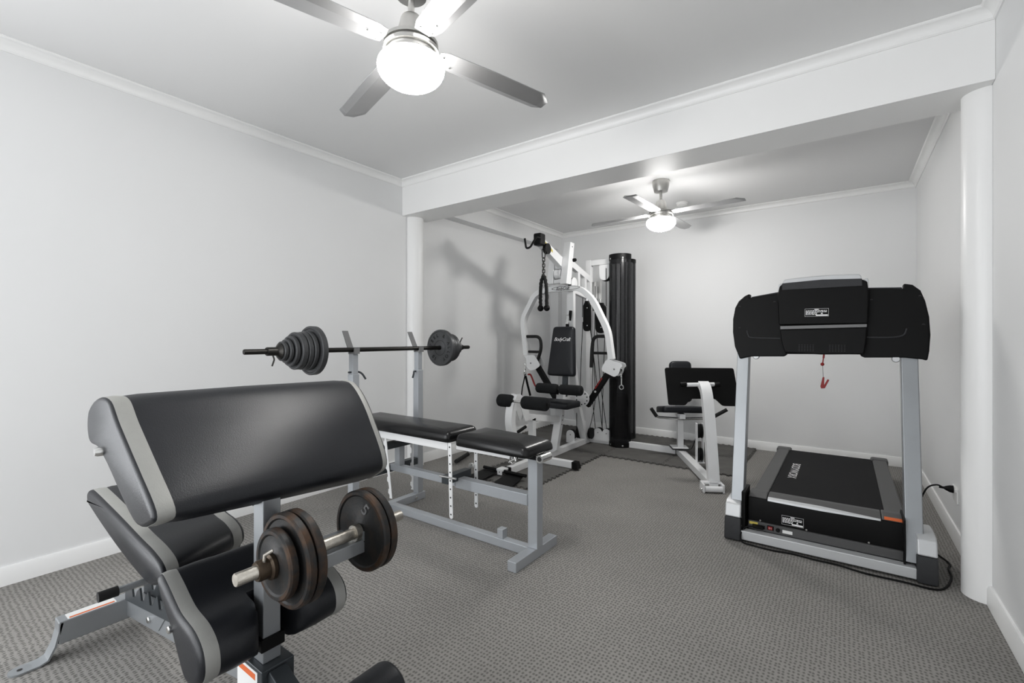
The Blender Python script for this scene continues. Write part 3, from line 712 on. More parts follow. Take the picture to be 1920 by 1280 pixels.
wheel('front_pulley', (GX, 3.665, 1.955), 'x', .05, .03, 'black', hg)
MB().tube(fillet([(GX, 3.55, 2.03), (GX - .01, 3.50, 2.04), (GX - .05, 3.46, 1.94), (GX - .08, 3.44, 1.93), (GX - .085, 3.425, 2.02)], .03), .009, 10).build('bar_hook', M['black'], hg)
wheel('pivot_drum', (-2.296, 4.0, 1.762), 'x', .05, .07, 'white', hg)
wheel('pivot_pulley', (GX + .03, 4.10, 1.67), 'x', .06, .03, 'black', hg)
for dx in (.01, .052): MB().prism([(4.10 + .062 * math.cos(R(a)), 1.67 + .062 * math.sin(R(a))) for a in range(0, 360, 20)], 'yz', GX + dx, GX + dx + .004).build('pulley_cheek', W, hg)
knob('bolt', (-2.18, 4.055, 2.03), (1, 0, 0), .006, .003, 'darkink', hg); knob('boom_pin', (-2.18, 4.075, 1.90), (1, 0, 0), .018, .03, 'black', hg)
# chest press arch
Y = 4.05
arch = fillet([(-2.715, Y, .95), (-2.762, Y, 1.33), (-2.60, Y, 1.595), (-2.43, Y, 1.622), (-2.09, Y, 1.618), (-1.955, Y, 1.50), (-1.80, Y, 1.20), (-1.762, Y, .93)], .075, 6)
pa = MB().rtube(arch, .062, .05, (0, 1, 0)).build('press_arch', W, hg)
MB().text('BodyCraft', .042, frame((-2.27, Y - .0318, 1.62), (1, 0, 0), (0, 0, 1)), shear=.35, depth=.0005, space=.86).build('arch_lettering', M['darkink'], pa)
MB().prism([(-2.235 + .16 * math.cos(t), 1.622 + .021 * math.sin(t)) for t in [2 * PI * i / 28 for i in range(28)]] + [(-2.235 + .152 * math.cos(t), 1.622 + .0175 * math.sin(t)) for t in [2 * PI * (1 - i / 28) for i in range(29)]] + [(-2.235 + .16, 1.622)], 'xz', Y - .0315, Y - .0312).build('logo_ring', M['darkink'], pa)
for (xa, xb, xe_, s) in ((-2.725, -2.535, -2.61, 1), (-1.815, -1.965, -1.965, -1)):
    h = MB().tube(fillet([(xa, Y, 1.145), (xb - s * .015, Y, 1.145), (xb, Y, 1.02), (xe_ + s * .008, Y, .845)], .06, 6), .0165, 14).build('press_handle', M['blacksoft'], pa)
    MB().tube([(xa - s * .01, Y, .985), (xb - s * .005, Y, .985)], .013, 12).build('hand_grip', M['blacksoft'], h)
# lower swing arms
for s, P, top, low, red in ((1, [(-2.735, .945), (-2.60, .955), (-2.525, .845), (-2.60, .80), (-2.655, .79), (-2.70, .83), (-2.70, .91)], (-2.60, .83), (-2.36, .49), None),
                       (-1, [(-1.80, .935), (-1.655, .895), (-1.645, .865), (-1.665, .85), (-1.675, .80), (-1.72, .765), (-1.765, .785), (-1.86, .825)], (-1.785, .83), (-2.03, .47), 1)):
    o = MB().rtube([(top[0], Y + .03, top[1]), (low[0], Y + .03, low[1])], .05, .052, (0, 1, 0)).build('swing_arm', M['black'], hg, bevel=.003)
    MB().prism(roundpoly(P, .03), 'xz', Y - .035, Y - .029).prism(roundpoly(P, .03), 'xz', Y + .06, Y + .066).build('pulley_plate', W, o)
    c = (sum(p[0] for p in P) / len(P), Y - .036, sum(p[1] for p in P) / len(P)); knob('bolt', c, (0, -1, 0), .008, .003, 'greyplastic', o)
    wheel('arm_pulley', (c[0], Y + .015, c[2]), 'y', .05, .03, 'black', o)
    if red:
        d = Vector((low[0] - top[0], 0, low[1] - top[1])).normalized(); n = Vector((d.z, 0, -d.x))
        p = Vector((top[0], Y + .004, top[1])) + d * .11
        q = p + d * .13
        MB().loops([[(a + n * k)[:] for k in (.012, .026)] + [(a + n * k + Vector((0, -.0008, 0)))[:] for k in (.026, .012)] for a in (p, q)]).build('arm_decal', M['red'], o)
        knob('bolt', (Vector((top[0], Y + .004, top[1])) + d * .26)[:], (0, -1, 0), .012, .006, 'chrome', o)
MB().tube(catmull([(-2.70, Y, .745), (-2.66, Y - .01, .74), (-2.61, Y - .01, .64), (-2.575, Y - .01, .625), (-2.555, Y, .65)], 4, False), .009, 8).build('release_lever', M['red'], hg)
dsc = MB().lathe([(0, -.006), (.075, -.006), (.075, .006), (0, .006)], (-2.055, 4.02, .545), 'y', 30).build('range_disc', W, hg, sharp=30)
for k in range(10):
    a = 2 * PI * k / 10 + .3; knob('disc_hole', (-2.055 + .058 * math.cos(a), 4.0138, .545 + .058 * math.sin(a)), (0, -1, 0), .007, .0008, 'darkink', dsc)
# pulleys and cables
for x, y, z, w_, h, ax in ((-2.20, 4.42, 1.36, .075, .32, 'x'), (-2.08, 4.50, 1.34, .11, .32, 'y')):
    P = [(-w_ / 2 + w_ / 2 * 0, -h / 2)]
    pl = [(w_ / 2 * math.cos(R(a)), -h / 2 + w_ / 2 + w_ / 2 * math.sin(R(a))) for a in range(180, 361, 15)] + [(w_ / 2, h / 2 - .05), (w_ * .28, h / 2 - .02), (w_ * .2, h / 2), (-w_ * .2, h / 2), (-w_ * .28, h / 2 - .02), (-w_ / 2, h / 2 - .05)]
    o = MB().prism([(x + p[0], z + p[1]) for p in pl], 'xz', y - .022, y + .022).build('floating_pulley', M['black'], hg, bevel=.003)
    for dz in (-.10, .085): knob('bolt', (x + .012, y - .022, z + dz), (0, -1, 0), .007, .004, 'chrome', o)
    MB().tube([(x, y, z + h / 2 - .01), (x, y, z + h / 2 + .04)], .012, 10).build('cable_joint', M['chrome'], o)
for P in ([(-2.24, 4.40, 1.30), (-2.27, 4.40, .60), (-2.27, 4.45, .16)], [(-2.165, 4.42, 1.30), (-2.12, 4.45, .55), (-2.21, 4.5, .16)], [(-2.18, 4.44, 1.28), (-2.10, 4.46, .6), (-2.06, 4.5, .15)],
          [(-2.135, 4.5, 1.30), (-2.09, 4.5, .7), (-2.02, 4.52, .15)], [(-2.03, 4.5, 1.30), (-2.06, 4.5, .5), (-2.075, 4.52, .12)], [(-2.145, 4.5, 1.68), (-2.15, 4.5, 1.25), (-2.18, 4.5, .6), (-2.15, 4.52, .14)],
          [(-2.24, 4.40, 1.6), (-2.245, 4.40, 1.35)], [(-2.02, 4.5, 1.86), (-2.02, 4.5, 1.46)], [(GX - .01, 4.27, .50), (GX - .01, 4.27, .12)]):
    MB().tube(catmull(P, 5, False) if len(P) > 2 else P, .0034, 6).build('cable', M['black'], hg)
tb = MB().prism([(-2.10, 1.90), (-1.99, 1.90), (-1.99, 1.80)] + [(-2.045 + .055 * math.cos(R(a)), 1.79 + .055 * math.sin(R(a))) for a in range(0, -181, -20)], 'xz', 4.505, 4.511).build('top_pulley_cover', W, hg)
wheel('top_pulley', (-2.035, 4.53, 1.785), 'y', .06, .025, 'black', hg)
MB().box(-2.205, -2.09, 4.535, 4.545, 1.42, 1.73).build('chrome_guide', M['chrome'], hg)
MB().box(-2.02, -1.98, 4.555, 4.575, .07, 1.90).build('guide_column', W, hg)
wheel('seat_pulley', (GX + .01, 4.28, .475), 'y', .055, .03, 'black', hg)
for dx in (-.055, .06): wheel('base_pulley', (GX + dx + .005, 4.40 + (.05 if dx > 0 else 0), .125), 'x', .058, .028, 'black', hg)
for x, y, ax in ((-2.30, 4.24, 'x'), (-2.115, 4.505, 'y'), (-2.02, 4.505, 'y')):
    pr = [(-.048, 0), (.048, 0), (.048, .085)] + [(.048 * math.cos(R(a)), .085 + .048 * math.sin(R(a))) for a in range(15, 180, 15)] + [(-.048, .085)]
    o = MB().prism([(x + p[0], Z0 + .03 + p[1]) for p in pr], 'xz', y - .004, y).build('pulley_bracket', W, hg)
    knob('bolt', (x, y - .004, Z0 + .115), (0, -1, 0), .006, .003, 'greyplastic', o)
    wheel('low_pulley', (x + .006, y + .02, Z0 + .115), 'y', .052, .028, 'black', o)
# weight stack behind smoked shrouds
SX, SY = -1.885, 4.548
def shell(x, y, r, a0, a1, z0, z1, t=.004):
    n = 22; A = [R(a0 + (a1 - a0) * i / n) for i in range(n + 1)]
    P = [(x + r * math.cos(a), y + r * math.sin(a)) for a in A] + [(x + (r - t) * math.cos(a), y + (r - t) * math.sin(a)) for a in reversed(A)]
    return MB().prism(P, 'xy', z0, z1)
sh = shell(SX, SY, .113, 175, 365, Z0 + .002, 1.985).build('front_shroud', M['shroud'], hg, sharp=40)
shell(SX, SY, .1145, 172, 368, 1.935, 1.99, .006).build('shroud_cap', M['black'], sh, sharp=40)
shell(SX, SY, .1145, 172, 368, Z0 + .001, Z0 + .045, .006).build('shroud_base', M['black'], sh, sharp=40)
for a in (-125, -55):
    for z in (Z0 + .02, 1.945): knob('rivet', (SX + .1145 * math.cos(R(a)), SY + .1145 * math.sin(R(a)), z), (math.cos(R(a)), math.sin(R(a)), 0), .009, .004, 'chrome', sh)
rs = shell(SX - .022, SY + .20, .105, -60, 60, Z0 + .05, 1.96).build('rear_shroud', M['shroud'], hg, sharp=40)
shell(SX - .022, SY + .20, .107, -62, 62, 1.93, 1.965, .006).build('shroud_cap', M['black'], rs, sharp=40)
for dx in (-.05, .05): MB().tube([(SX + dx, SY + .01, .07), (SX + dx, SY + .01, 1.92)], .011, 12).build('guide_rod', M['chrome'], hg)
for k in range(15):
    z = .10 + k * .047
    MB().box(SX - .098, SX + .098, SY - .03, SY + .05, z, z + .044).build('stack_plate', M['bariron'], hg)
MB().tube([(SX, SY + .01, .80), (SX, SY + .01, 1.90)], .006, 8).build('stack_cable', M['black'], hg)

# ------------------------------------------------------------------ things hanging on the gym
def rope_mesh(P, r, turns):
    P = catmull(P, 8, False); b = MB(); n = 12; L = []; s = 0; prev = None
    for i, p in enumerate(P):
        p = Vector(p); d = (Vector(P[min(i + 1, len(P) - 1)]) - Vector(P[max(i - 1, 0)])).normalized()
        if prev is not None: s += (p - prev).length
        prev = p; a = d.cross(Vector((0, 1, 0))).normalized(); c = d.cross(a).normalized()
        L.append([p + (a * math.cos(t) + c * math.sin(t)) * r * (1 + .2 * math.cos(3 * (t - s * turns))) for t in [2 * PI * k / n for k in range(n)]])
    return b.loops(L)
tr_ = thing('triceps_rope', 'black braided rope with two ball ends hanging on a chain from the gym boom', 'rope handle', (GX - .01, 3.61, 1.41))
HX, HY = GX - .005, 3.615
rp = rope_mesh([(HX - .032, HY, 1.415), (HX - .034, HY, 1.52), (HX - .026, HY, 1.64), (HX - .004, HY, 1.69), (HX + .014, HY, 1.672), (HX + .03, HY, 1.58), (HX + .034, HY, 1.415)], .0155, 62).build('rope', M['rope'], tr_, sharp=60)
for dx in (-.033, .034): MB().sphere((HX + dx, HY, 1.402), .029, 18, 12).build('ball_end', M['black'], rp)
chn = MB(); z = 1.94; k = 0
def link(b, c, ln, w_, r, ang):
    P = []
    for i in range(16):
        t = 2 * PI * i / 16; x = w_ * math.cos(t); zz = (ln - w_) * (1 if math.sin(t) > .01 else -1 if math.sin(t) < -.01 else 0) * .5 + w_ * math.sin(t)
        P.append((c[0] + x * math.cos(ang), c[1] + x * math.sin(ang), c[2] + zz))
    b.tube(P, r, 6, closed=True)
link(chn, (HX, HY, 1.905), .075, .014, .0045, .3)
for k in range(6): link(chn, (HX - .004 * (k % 2), HY, 1.846 - k * .026), .028, .011, .0042, .3 + (PI / 2) * (k % 2))
link(chn, (HX - .004, HY, 1.695), .03, .012, .004, .2)
chn.build('chain', M['bariron'], tr_)
def hang(name, label, top, cat):
    t = thing(name, label, cat, top)
    x, y, z = top
    c = MB(); link(c, (x, y, z - .035), .05, .010, .003, .1); link(c, (x, y, z - .085), .045, .009, .0028, 1.5); c.tube([(x, y, z), (x, y, z - .012)], .008, 8)
    c.build('spring_clip', M['chrome'], t)
    return t
s1 = hang('strap_handle', 'black nylon strap loop on a spring clip below the left swing arm of the gym', (-2.735, 4.045, .86), 'strap')
b = MB()
b.rtube([(-2.735, 4.045, .745), (-2.765, 4.035, .60), (-2.775, 4.03, .50)], .018, .003, (0, 1, 0)).rtube([(-2.735, 4.045, .745), (-2.71, 4.06, .62), (-2.69, 4.075, .52)], .026, .003, (.3, 1, 0))
b.build('strap', M['black'], s1)
MB().lathe([(.017, -.004), (.023, -.004), (.023, .004), (.017, .004), (.017, -.004)], (-2.735, 4.045, .752), 'y', 18).build('ring', M['chrome'], s1)
s2 = hang('clip_ring', 'chrome spring clip and ring hanging from the right swing arm in front of the shroud', (-1.665, 4.045, .855), 'clip')
MB().lathe([(.016, -.003), (.023, -.003), (.023, .003), (.016, .003), (.016, -.003)], (-1.665, 4.045, .675), 'y', 18).build('ring', M['chrome'], s2)
MB().tube([(-1.665, 4.045, .755), (-1.665, 4.045, .695)], .006, 8).build('swivel', M['chrome'], s2)
s3 = thing('neck_strap', 'black strap with silver clip draped behind the gym backrest top', 'strap', (-2.20, 4.03, 1.24))
c = MB(); link(c, (-2.215, 4.02, 1.315), .07, .014, .0035, .2); c.box(-2.232, -2.198, 4.01, 4.022, 1.262, 1.28); c.build('spring_clip', M['chrome'], s3)
MB().box(-2.228, -2.196, 4.008, 4.02, 1.19, 1.268).build('strap_tail', M['black'], s3)
MB().rtube([(-2.205, 4.045, 1.30), (-2.195, 4.05, 1.40)], .028, .012, (1, 0, 0)).build('strap', M['black'], s3)
lb = thing('lat_bar', 'chrome lat pulldown bar with black grips lying on the mats by the left wall', 'bar', (-2.9, 3.7, .014))
P = fillet([(-2.80, 3.05, .032), (-2.905, 3.36, .032), (-2.975, 3.50, .034), (-2.99, 4.0, .034), (-2.975, 4.16, .05), (-2.95, 4.36, .115)], .06)
bo_ = MB().tube(P, .0125, 12).build('bar', M['chrome'], lb)
MB().tube([(-2.797, 3.04, .032), (-2.885, 3.30, .032)], .0178, 14).build('grip', M['blacksoft'], bo_)
MB().tube([(-2.968, 4.21, .068), (-2.948, 4.37, .119)], .0178, 14).build('grip', M['blacksoft'], bo_)

# ------------------------------------------------------------------ leg press station
LPZ = thing('leg_press', 'white leg press station with big black foot plate, beside the treadmill', 'leg press', (-1.296, 4.5, 0), R(28.7), local=True)
S0 = .032
def T(s, t, z): return (s, -t, z)
MB().box(S0 - .03, S0 + .035, -1.02, .03, Z0, Z0 + .055).build('base_beam', W, LPZ, bevel=.003)
fb = MB()
fb.box(S0 - .085, S0 - .072, -1.07, -.97, .001, .062).box(S0 + .052, S0 + .065, -1.07, -.97, .001, .062).box(S0 - .085, S0 + .065, -1.02, -.97, .052, .064)
fbo = fb.build('foot_bracket', W, LPZ, bevel=.003)
MB().tube([(S0 - .07, -1.055, .026), (S0 + .05, -1.055, .026)], .022, 18).build('foot_roller', W, fbo)
knob('bolt', (S0 - .085, -1.04, .02), (-1, 0, 0), .008, .01, 'chrome', fbo)
arm = catmull([T(S0 + .01, .985, .05), T(S0 + .01, .95, .22), T(S0 + .01, .90, .42), T(S0 + .01, .855, .58), T(S0 + .01, .81, .69), T(S0 + .01, .765, .738), T(S0 + .01, .715, .758)], 4, False)
MB().rtube(arm, .078, .052, (1, 0, 0)).build('press_arm', W, LPZ)
cr = MB().tube([T(-.085, .725, .752), T(.125, .725, .758)], .0165, 14).build('plate_axle', W, LPZ)
for s in (-.11, .145): MB().tube([T(s - .022, .722, .752), T(s + .022, .722, .757)], .019, 14).build('axle_bracket', M['black'], cr)
fpm = MB(); PP = roundpoly([(-.258, -.158), (-.125, -.158), (-.085, -.105), (.105, -.10), (.160, -.158), (.290, -.158), (.270, .15), (-.270, .15)], .016, 3)
Mf = frame(T(.034, .665, .737), (1, 0, 0), (0, .30, 1))
fpm.loops([[Mf @ Vector((p[0], p[1], z)) for p in PP] for z in (-.006, .006)]); fpm.build('foot_plate', M['black'], LPZ, sharp=30)
MB().cushion(rrect(-.150, .235, -.14, .22, .035), .062, .018, frame((0, .02, .412), (1, 0, 0), (0, 1, -.15)), crown=.003).build('seat', M['vinyl'], LPZ, sharp=55)
bkm = MB(); Mb = frame((.118, .36, .47), (1, 0, 0), (0, .12, 1)); bkm.cushion(rrect(-.108, .108, 0, .42, .045), .055, .02, Mb, crown=.004); bkm.build('backrest', M['vinyl'], LPZ, sharp=55)
MB().bar((.10, .40, .36), (.118, .47, .80), .05, .03, up=(0, 1, 0)).build('backrest_post', W, LPZ)
MB().bar((.03, -.10, .395), (.10, .44, .350), .05, .045).build('seat_rail', W, LPZ)
MB().bar((S0, 0, .098), (S0 - .005, 0, .41), .05, .05, up=(0, 1, 0)).build('seat_post', W, LPZ)
bpq = MB().box(S0 - .085, S0 + .06, -.075, .055, .088, .098).box(S0 - .03, S0 + .03, -.03, .03, .069, .078).build('post_plate', W, LPZ, bevel=.002)
MB().box(S0 - .088, S0 + .063, -.078, .058, .078, .088).build('rubber_pad', M['black'], bpq, bevel=.003)
hb_ = MB().tube(fillet([T(-.245, .06, .457), T(-.192, .05, .378), T(.03, .05, .365), T(.30, .05, .378), T(.425, .08, .462)], .03), .0115, 12).build('handle_bar', M['chrome'], LPZ)
MB().tube([T(-.248, .061, .461), T(-.197, .051, .386)], .0165, 14).build('grip', M['blacksoft'], hb_)
MB().tube([T(.312, .053, .387), T(.432, .081, .466)], .0165, 14).build('grip', M['blacksoft'], hb_)
pm = MB().box(S0 + .025, S0 + .033, -.485, -.43, Z0 + .05, .40).box(S0 + .075, S0 + .083, -.485, -.43, Z0 + .05, .40).box(S0 + .02, S0 + .09, -.49, -.42, Z0 + .05, Z0 + .06).build('pulley_upright', W, LPZ, bevel=.002)
wheel('pulley', (S0 + .054, -.46, .335), 'x', .06, .03, 'black', pm); wheel('pulley', (S0 + .054, -.46, .135), 'x', .055, .03, 'black', pm)
MB().tube(catmull([(S0 + .054, -.40, .32), (S0 + .03, -.30, .15), (S0 + .02, -.1, .085), (S0 + .0, .02, .08)], 5, False), .0034, 6).build('cable', M['black'], LPZ)

# ------------------------------------------------------------------ treadmill seen from its console end
tm = thing('treadmill', 'black and silver treadmill with console back facing the room, in front of the right column', 'treadmill', (-.1, 3.6, 0))
for x0, x1, s in ((-.545, -.462, -1), (.272, .346, 1)):
    lo = [(2.795, .006), (2.792, .02), (2.806, .128), (3.19, .075), (3.24, .03), (3.24, .006)]
    hi = [(2.806, .129), (2.822, .196), (2.85, .212), (2.96, .214), (3.04, .205), (3.12, .17), (3.19, .10), (3.19, .076)]
    b = MB().prism(lo, 'yz', x0, x1).build('base_foot', M['charcoal'], tm, bevel=.006)
    MB().prism(hi, 'yz', x0 + .001, x1 - .001).build('foot_cover', M['silverplastic'], b, bevel=.008, seg=3)
    ux0, ux1 = (-.521, -.458) if s < 0 else (.235, .301)
    MB().rtube([((ux0 + ux1) / 2, 2.865, .07), ((ux0 + ux1) / 2, 3.09, 1.04)], ux1 - ux0, .075, (1, 0, 0)).build('upright', M['silver'], tm, bevel=.004)
    MB().box(*((-.462, -.445) if s < 0 else (.228, .235)), 2.83, 3.0, .03, .27).build('side_plate', M['black'], tm)
    knob('upright_bolt', ((-.42 if s < 0 else .215), 3.06, 1.018), (0, -1, 0), .018, .02, 'silverplastic', tm)
MB().box(-.463, .273, 2.806, 2.862, .014, .064).build('front_crossbar', M['silverplastic'], tm, bevel=.004)
for x in (-.43, .24): MB().lathe([(0, -.02), (.024, -.02), (.028, -.014), (.028, .014), (.024, .02), (0, .02)], (x, 2.90, .029), 'x', 20).build('transport_wheel', M['black'], tm)
# motor hood
MB().prism([(2.872, .105), (2.868, .16), (2.880, .236), (2.96, .248), (3.0, .235), (3.05, .10)], 'yz', -.437, .238).build('motor_hood', M['black'], tm, bevel=.006, seg=3)
hd_ = tm.children[-1]
for x0, x1 in ((-.437, -.344), (.150, .238)):
    o = MB().prism([(2.884, .238), (2.94, .258), (3.0, .254), (3.045, .22), (3.07, .14), (2.95, .14)], 'yz', x0, x1).build('hood_shoulder', M['railgrey'], tm, bevel=.008, seg=3)
MB().prism([(2.886, .238), (2.94, .256), (2.995, .252), (3.03, .225), (3.04, .18), (2.96, .2)], 'yz', -.342, .148).build('hood_top', M['railgrey'], tm, bevel=.003)
MB().loops([[(-.340, 2.877, .231), (-.340, 2.879, .240), (-.340, 2.90, .2475), (-.340, 2.892, .231)], [(-.10, 2.876, .228), (-.10, 2.879, .240), (-.10, 2.90, .2475), (-.10, 2.89, .228)], [(.146, 2.878, .232), (.146, 2.8785, .238), (.146, 2.885, .240), (.146, 2.88, .231)]]).build('hood_accent', M['silverplastic'], hd_, sharp=20)
MB().loops([[(x, 2.886, .2415), (x, 2.908, .2495), (x, 2.9085, .2482), (x, 2.8865, .2402)] for x in (.160, .229)]).build('caution_sticker', M['orange'], tm)
# label plates
def label_plate(name, c, x, y, w_, h_, parent, lines=4):
    Mx = frame(c, x, y); b = MB()
    def q(bm, x0, x1, y0, y1, z): bm.face(bm.pts([Mx @ Vector(p) for p in ((x0, y0, z), (x1, y0, z), (x1, y1, z), (x0, y1, z))]))
    b.loops([[Mx @ Vector((p[0], p[1], z)) for p in rrect(-w_ / 2, w_ / 2, -h_ / 2, h_ / 2, .003)] for z in (0, .0008)])
    o = b.build(name, M['black'], parent)
    i = MB()
    e = .0012
    for (x0, x1, y0, y1) in ((-.49, .49, .46, .485), (-.49, .49, -.485, -.46), (-.49, -.48, -.48, .48), (.48, .49, -.48, .48)): q(i, x0 * w_, x1 * w_, y0 * h_, y1 * h_, e)
    q(i, -.09 * w_, .09 * w_, .33 * h_, .42 * h_, e)
    random.seed(3)
    for k in range(lines):
        y_ = .22 - k * .15; xx = -.45
        end = .42 if k < 2 else .02
        while xx < end:
            l = random.uniform(.04, .12); q(i, xx * w_, min(end, xx + l) * w_, (y_ - .045) * h_, (y_ + .045) * h_, e); xx += l + .02
    q(i, -.03 * w_, .46 * w_, -.42 * h_, -.26 * h_, e)
    i.face(i.pts([Mx @ Vector(p) for p in ((.16 * w_, -.20 * h_, e), (.27 * w_, -.20 * h_, e), (.215 * w_, -.02 * h_, e))]))
    i.build('label_print', M['ink'], o); return o
label_plate('rating_label', (-.222, 2.8665, .149), (1, 0, 0), (0, -.002, 1), .102, .050, hd_)
pnl = MB().prism([(2.866, .064), (2.862, .108), (2.874, .112), (2.90, .112), (2.90, .064)], 'yz', -.434, .232).build('power_panel', M['railgrey'], tm, bevel=.002)
for c in ((-.375, .119), (-.16, .118), (.10, .118)): knob('screw', (c[0], 2.868, c[1]), (0, -1, 0), .005, .003, 'chrome', hd_)
MB().box(-.428, -.386, 2.8615, 2.8625, .093, .107).build('yellow_label', M['yellow'], pnl)
MB().box(-.268, -.222, 2.861, 2.8625, .078, .095).build('white_label', M['paper'], pnl)
sw = MB().box(-.340, -.310, 2.858, 2.864, .080, .103).build('switch_frame', M['black'], pnl, bevel=.001)
MB().box(-.336, -.314, 2.853, 2.859, .083, .100).build('rocker_switch', M['red'], sw, bevel=.001)
MB().text('O I', .011, frame((-.325, 2.8525, .0915), (1, 0, 0), (0, 0, 1))).build('switch_marking', M['ink'], sw)
MB().lathe([(0, 0), (.010, 0), (.010, -.005), (.006, -.008), (0, -.008)], (-.289, 2.862, .088), 'y', 18).build('breaker_button', M['black'], pnl)
MB().box(-.412, -.352, 2.856, 2.864, .077, .096).build('inlet_socket', M['black'], pnl, bevel=.002)
MB().box(-.36, .215, 2.872, 2.90, .030, .064).build('lower_frame', M['charcoal'], tm, bevel=.002)
MB().tube([(-.35, 2.868, .052), (.19, 2.868, .052)], .011, 12).build('incline_tube', M['darkenamel'], tm)
knob('incline_bolt', (.05, 2.872, .058), (0, -1, 0), .007, .006, 'chrome', tm)
# deck
MB().box(-.425, .225, 3.16, 4.60, .075, .135).build('deck', M['black'], tm, bevel=.004)
bl = MB().box(-.388, .188, 3.15, 4.655, .132, .162).build('running_belt', M['belt'], tm, bevel=.012, seg=3)
MB().text('BODYWORX', .075, frame((-.295, 3.93, .1624), (0, -1, 0), (1, 0, 0)), space=1.0).build('belt_lettering', M['ink'], bl)
for x0, x1 in ((-.468, -.380), (.180, .268)):
    rl = MB().prism([(x0, .09), (x1, .09), (x1, .166), (x1 - .004, .170), (x0 + .012, .170), (x0, .158)], 'xz', 3.13, 4.62).build('side_rail', M['railgrey'], tm)
    MB().box(x0 - .008, x1 + .012, 4.60, 4.70, .03, .176)  .build('rail_end_cap', M['railgrey'], rl, bevel=.014, seg=3)
for x in (-.40, .20): MB().box(x - .03, x + .03, 4.45, 4.52, .0, .076).build('rear_foot', M['black'], tm)
# console
con = MB()
LWp = [(-.505, 1.000), (-.535, 1.075), (-.548, 1.16), (-.550, 1.24), (-.540, 1.31), (-.522, 1.350), (-.490, 1.380), (-.462, 1.393), (-.461, 1.367), (-.40, 1.378), (-.285, 1.390), (-.262, 1.03), (-.278, 1.020), (-.44, 1.016), (-.47, 1.01)]
RWp = [(.082, 1.388), (.20, 1.383), (.248, 1.376), (.249, 1.405), (.285, 1.396), (.315, 1.365), (.332, 1.31), (.345, 1.23), (.348, 1.14), (.342, 1.06), (.334, 1.012), (.316, 1.018), (.25, 1.026), (.088, 1.022), (.070, 1.03)]
def lean(y, z): return y + (z - 1.02) * .18
def shellp(P, y0, y1, name, m, parent, bev=.008):
    b = MB(); b.loops([[(p[0], lean(y0, p[1]), p[1]) for p in P], [(p[0], lean(y1, p[1]), p[1]) for p in P]])
    return b.build(name, M[m], parent, bevel=bev, seg=3)
ch_ = shellp([(-.50, 1.03), (-.53, 1.30), (-.28, 1.36), (.08, 1.36), (.32, 1.30), (.32, 1.04)], 3.075, 3.15, 'console', 'black', tm)
lw = shellp(LWp, 3.035, 3.10, 'console_wing', 'black', ch_); rw = shellp(RWp, 3.035, 3.10, 'console_wing', 'black', ch_)
shellp([(-.455, 1.375), (-.29, 1.40), (-.29, 1.35), (-.455, 1.33)], 3.06, 3.17, 'wing_top', 'charcoal', ch_, .004)
shellp([(.10, 1.395), (.245, 1.388), (.245, 1.34), (.10, 1.35)], 3.06, 3.17, 'wing_top', 'charcoal', ch_, .004)
MD = [(-.312, 1.372), (-.303, 1.425), (-.285, 1.437), (.076, 1.437), (.100, 1.425), (.106, 1.37), (.102, 1.20), (-.302, 1.20)]
shellp(MD, 3.0, 3.10, 'console_back', 'black', ch_)
shellp([(-.297, 1.174), (.099, 1.18), (.094, 1.10), (.084, 1.040), (-.10, 1.035), (-.270, 1.043), (-.287, 1.10)], 3.005, 3.09, 'speaker_panel', 'black', ch_)
shellp([(-.296, 1.174), (.098, 1.181), (.098, 1.199), (-.296, 1.194)], 3.012, 3.05, 'trim_strip', 'greyplastic', ch_, .003)
TP = [(-.288, 1.425), (-.286, 1.455), (-.275, 1.464)] + [(-.27 + .33 * i / 8, 1.464 + .008 * math.sin(PI * i / 8 * .9)) for i in range(1, 9)] + [(.068, 1.466), (.075, 1.455), (.078, 1.428)]
shellp(TP, 3.005, 3.14, 'display_hood', 'silverplastic', ch_, .006)
shellp([(-.290, 1.40), (-.289, 1.440), (-.10, 1.448), (.078, 1.440), (.08, 1.40)], 2.996, 3.05, 'hood_lip', 'charcoal', ch_, .003)
for x0, x1 in ((-.312, -.290), (.080, .106)): shellp([(x0, 1.395), (x0 + .004, 1.437), (x1 - .004, 1.443), (x1, 1.43), (x1, 1.395)], 3.01, 3.12, 'hood_end', 'silverplastic', ch_, .004)
for P in ([(-.470, 1.170), (-.462, 1.142), (-.440, 1.128), (-.297, 1.122)], [(.098, 1.128), (.20, 1.128), (.245, 1.140), (.258, 1.172)]):
    MB().tube([(p[0], lean(3.034, p[1]), p[1]) for p in catmull(P, 4, False)], .004, 8).build('wing_groove', M['charcoal'], ch_)
for x, z in ((-.515, 1.315), (-.33, 1.335), (-.512, 1.185), (.118, 1.325), (.312, 1.335), (.322, 1.19), (-.22, 1.41), (-.115, 1.412), (0, 1.41)):
    MB().lathe([(.0065, -.001), (.0065, .001), (0, .001)], (x, lean(3.034 if abs(x + .1) > .21 else 2.9995, z), z), 'y', 12).build('screw_recess', M['darkink'], ch_)
label_plate('rating_label', (-.122, lean(2.998, 1.265), 1.265), (1, 0, 0), (0, .18, 1), .112, .046, ch_)
for x0 in (-.17, -.03):
    g = MB()
    for k in range(5):
        for j in range(6): g.box(x0 - .035 + j * .013, x0 - .028 + j * .013, lean(3.0035, 1.085 - k * .008), 3.02, 1.085 - k * .008, 1.0875 - k * .008)
    g.build('speaker_grille', M['charcoal'], ch_)
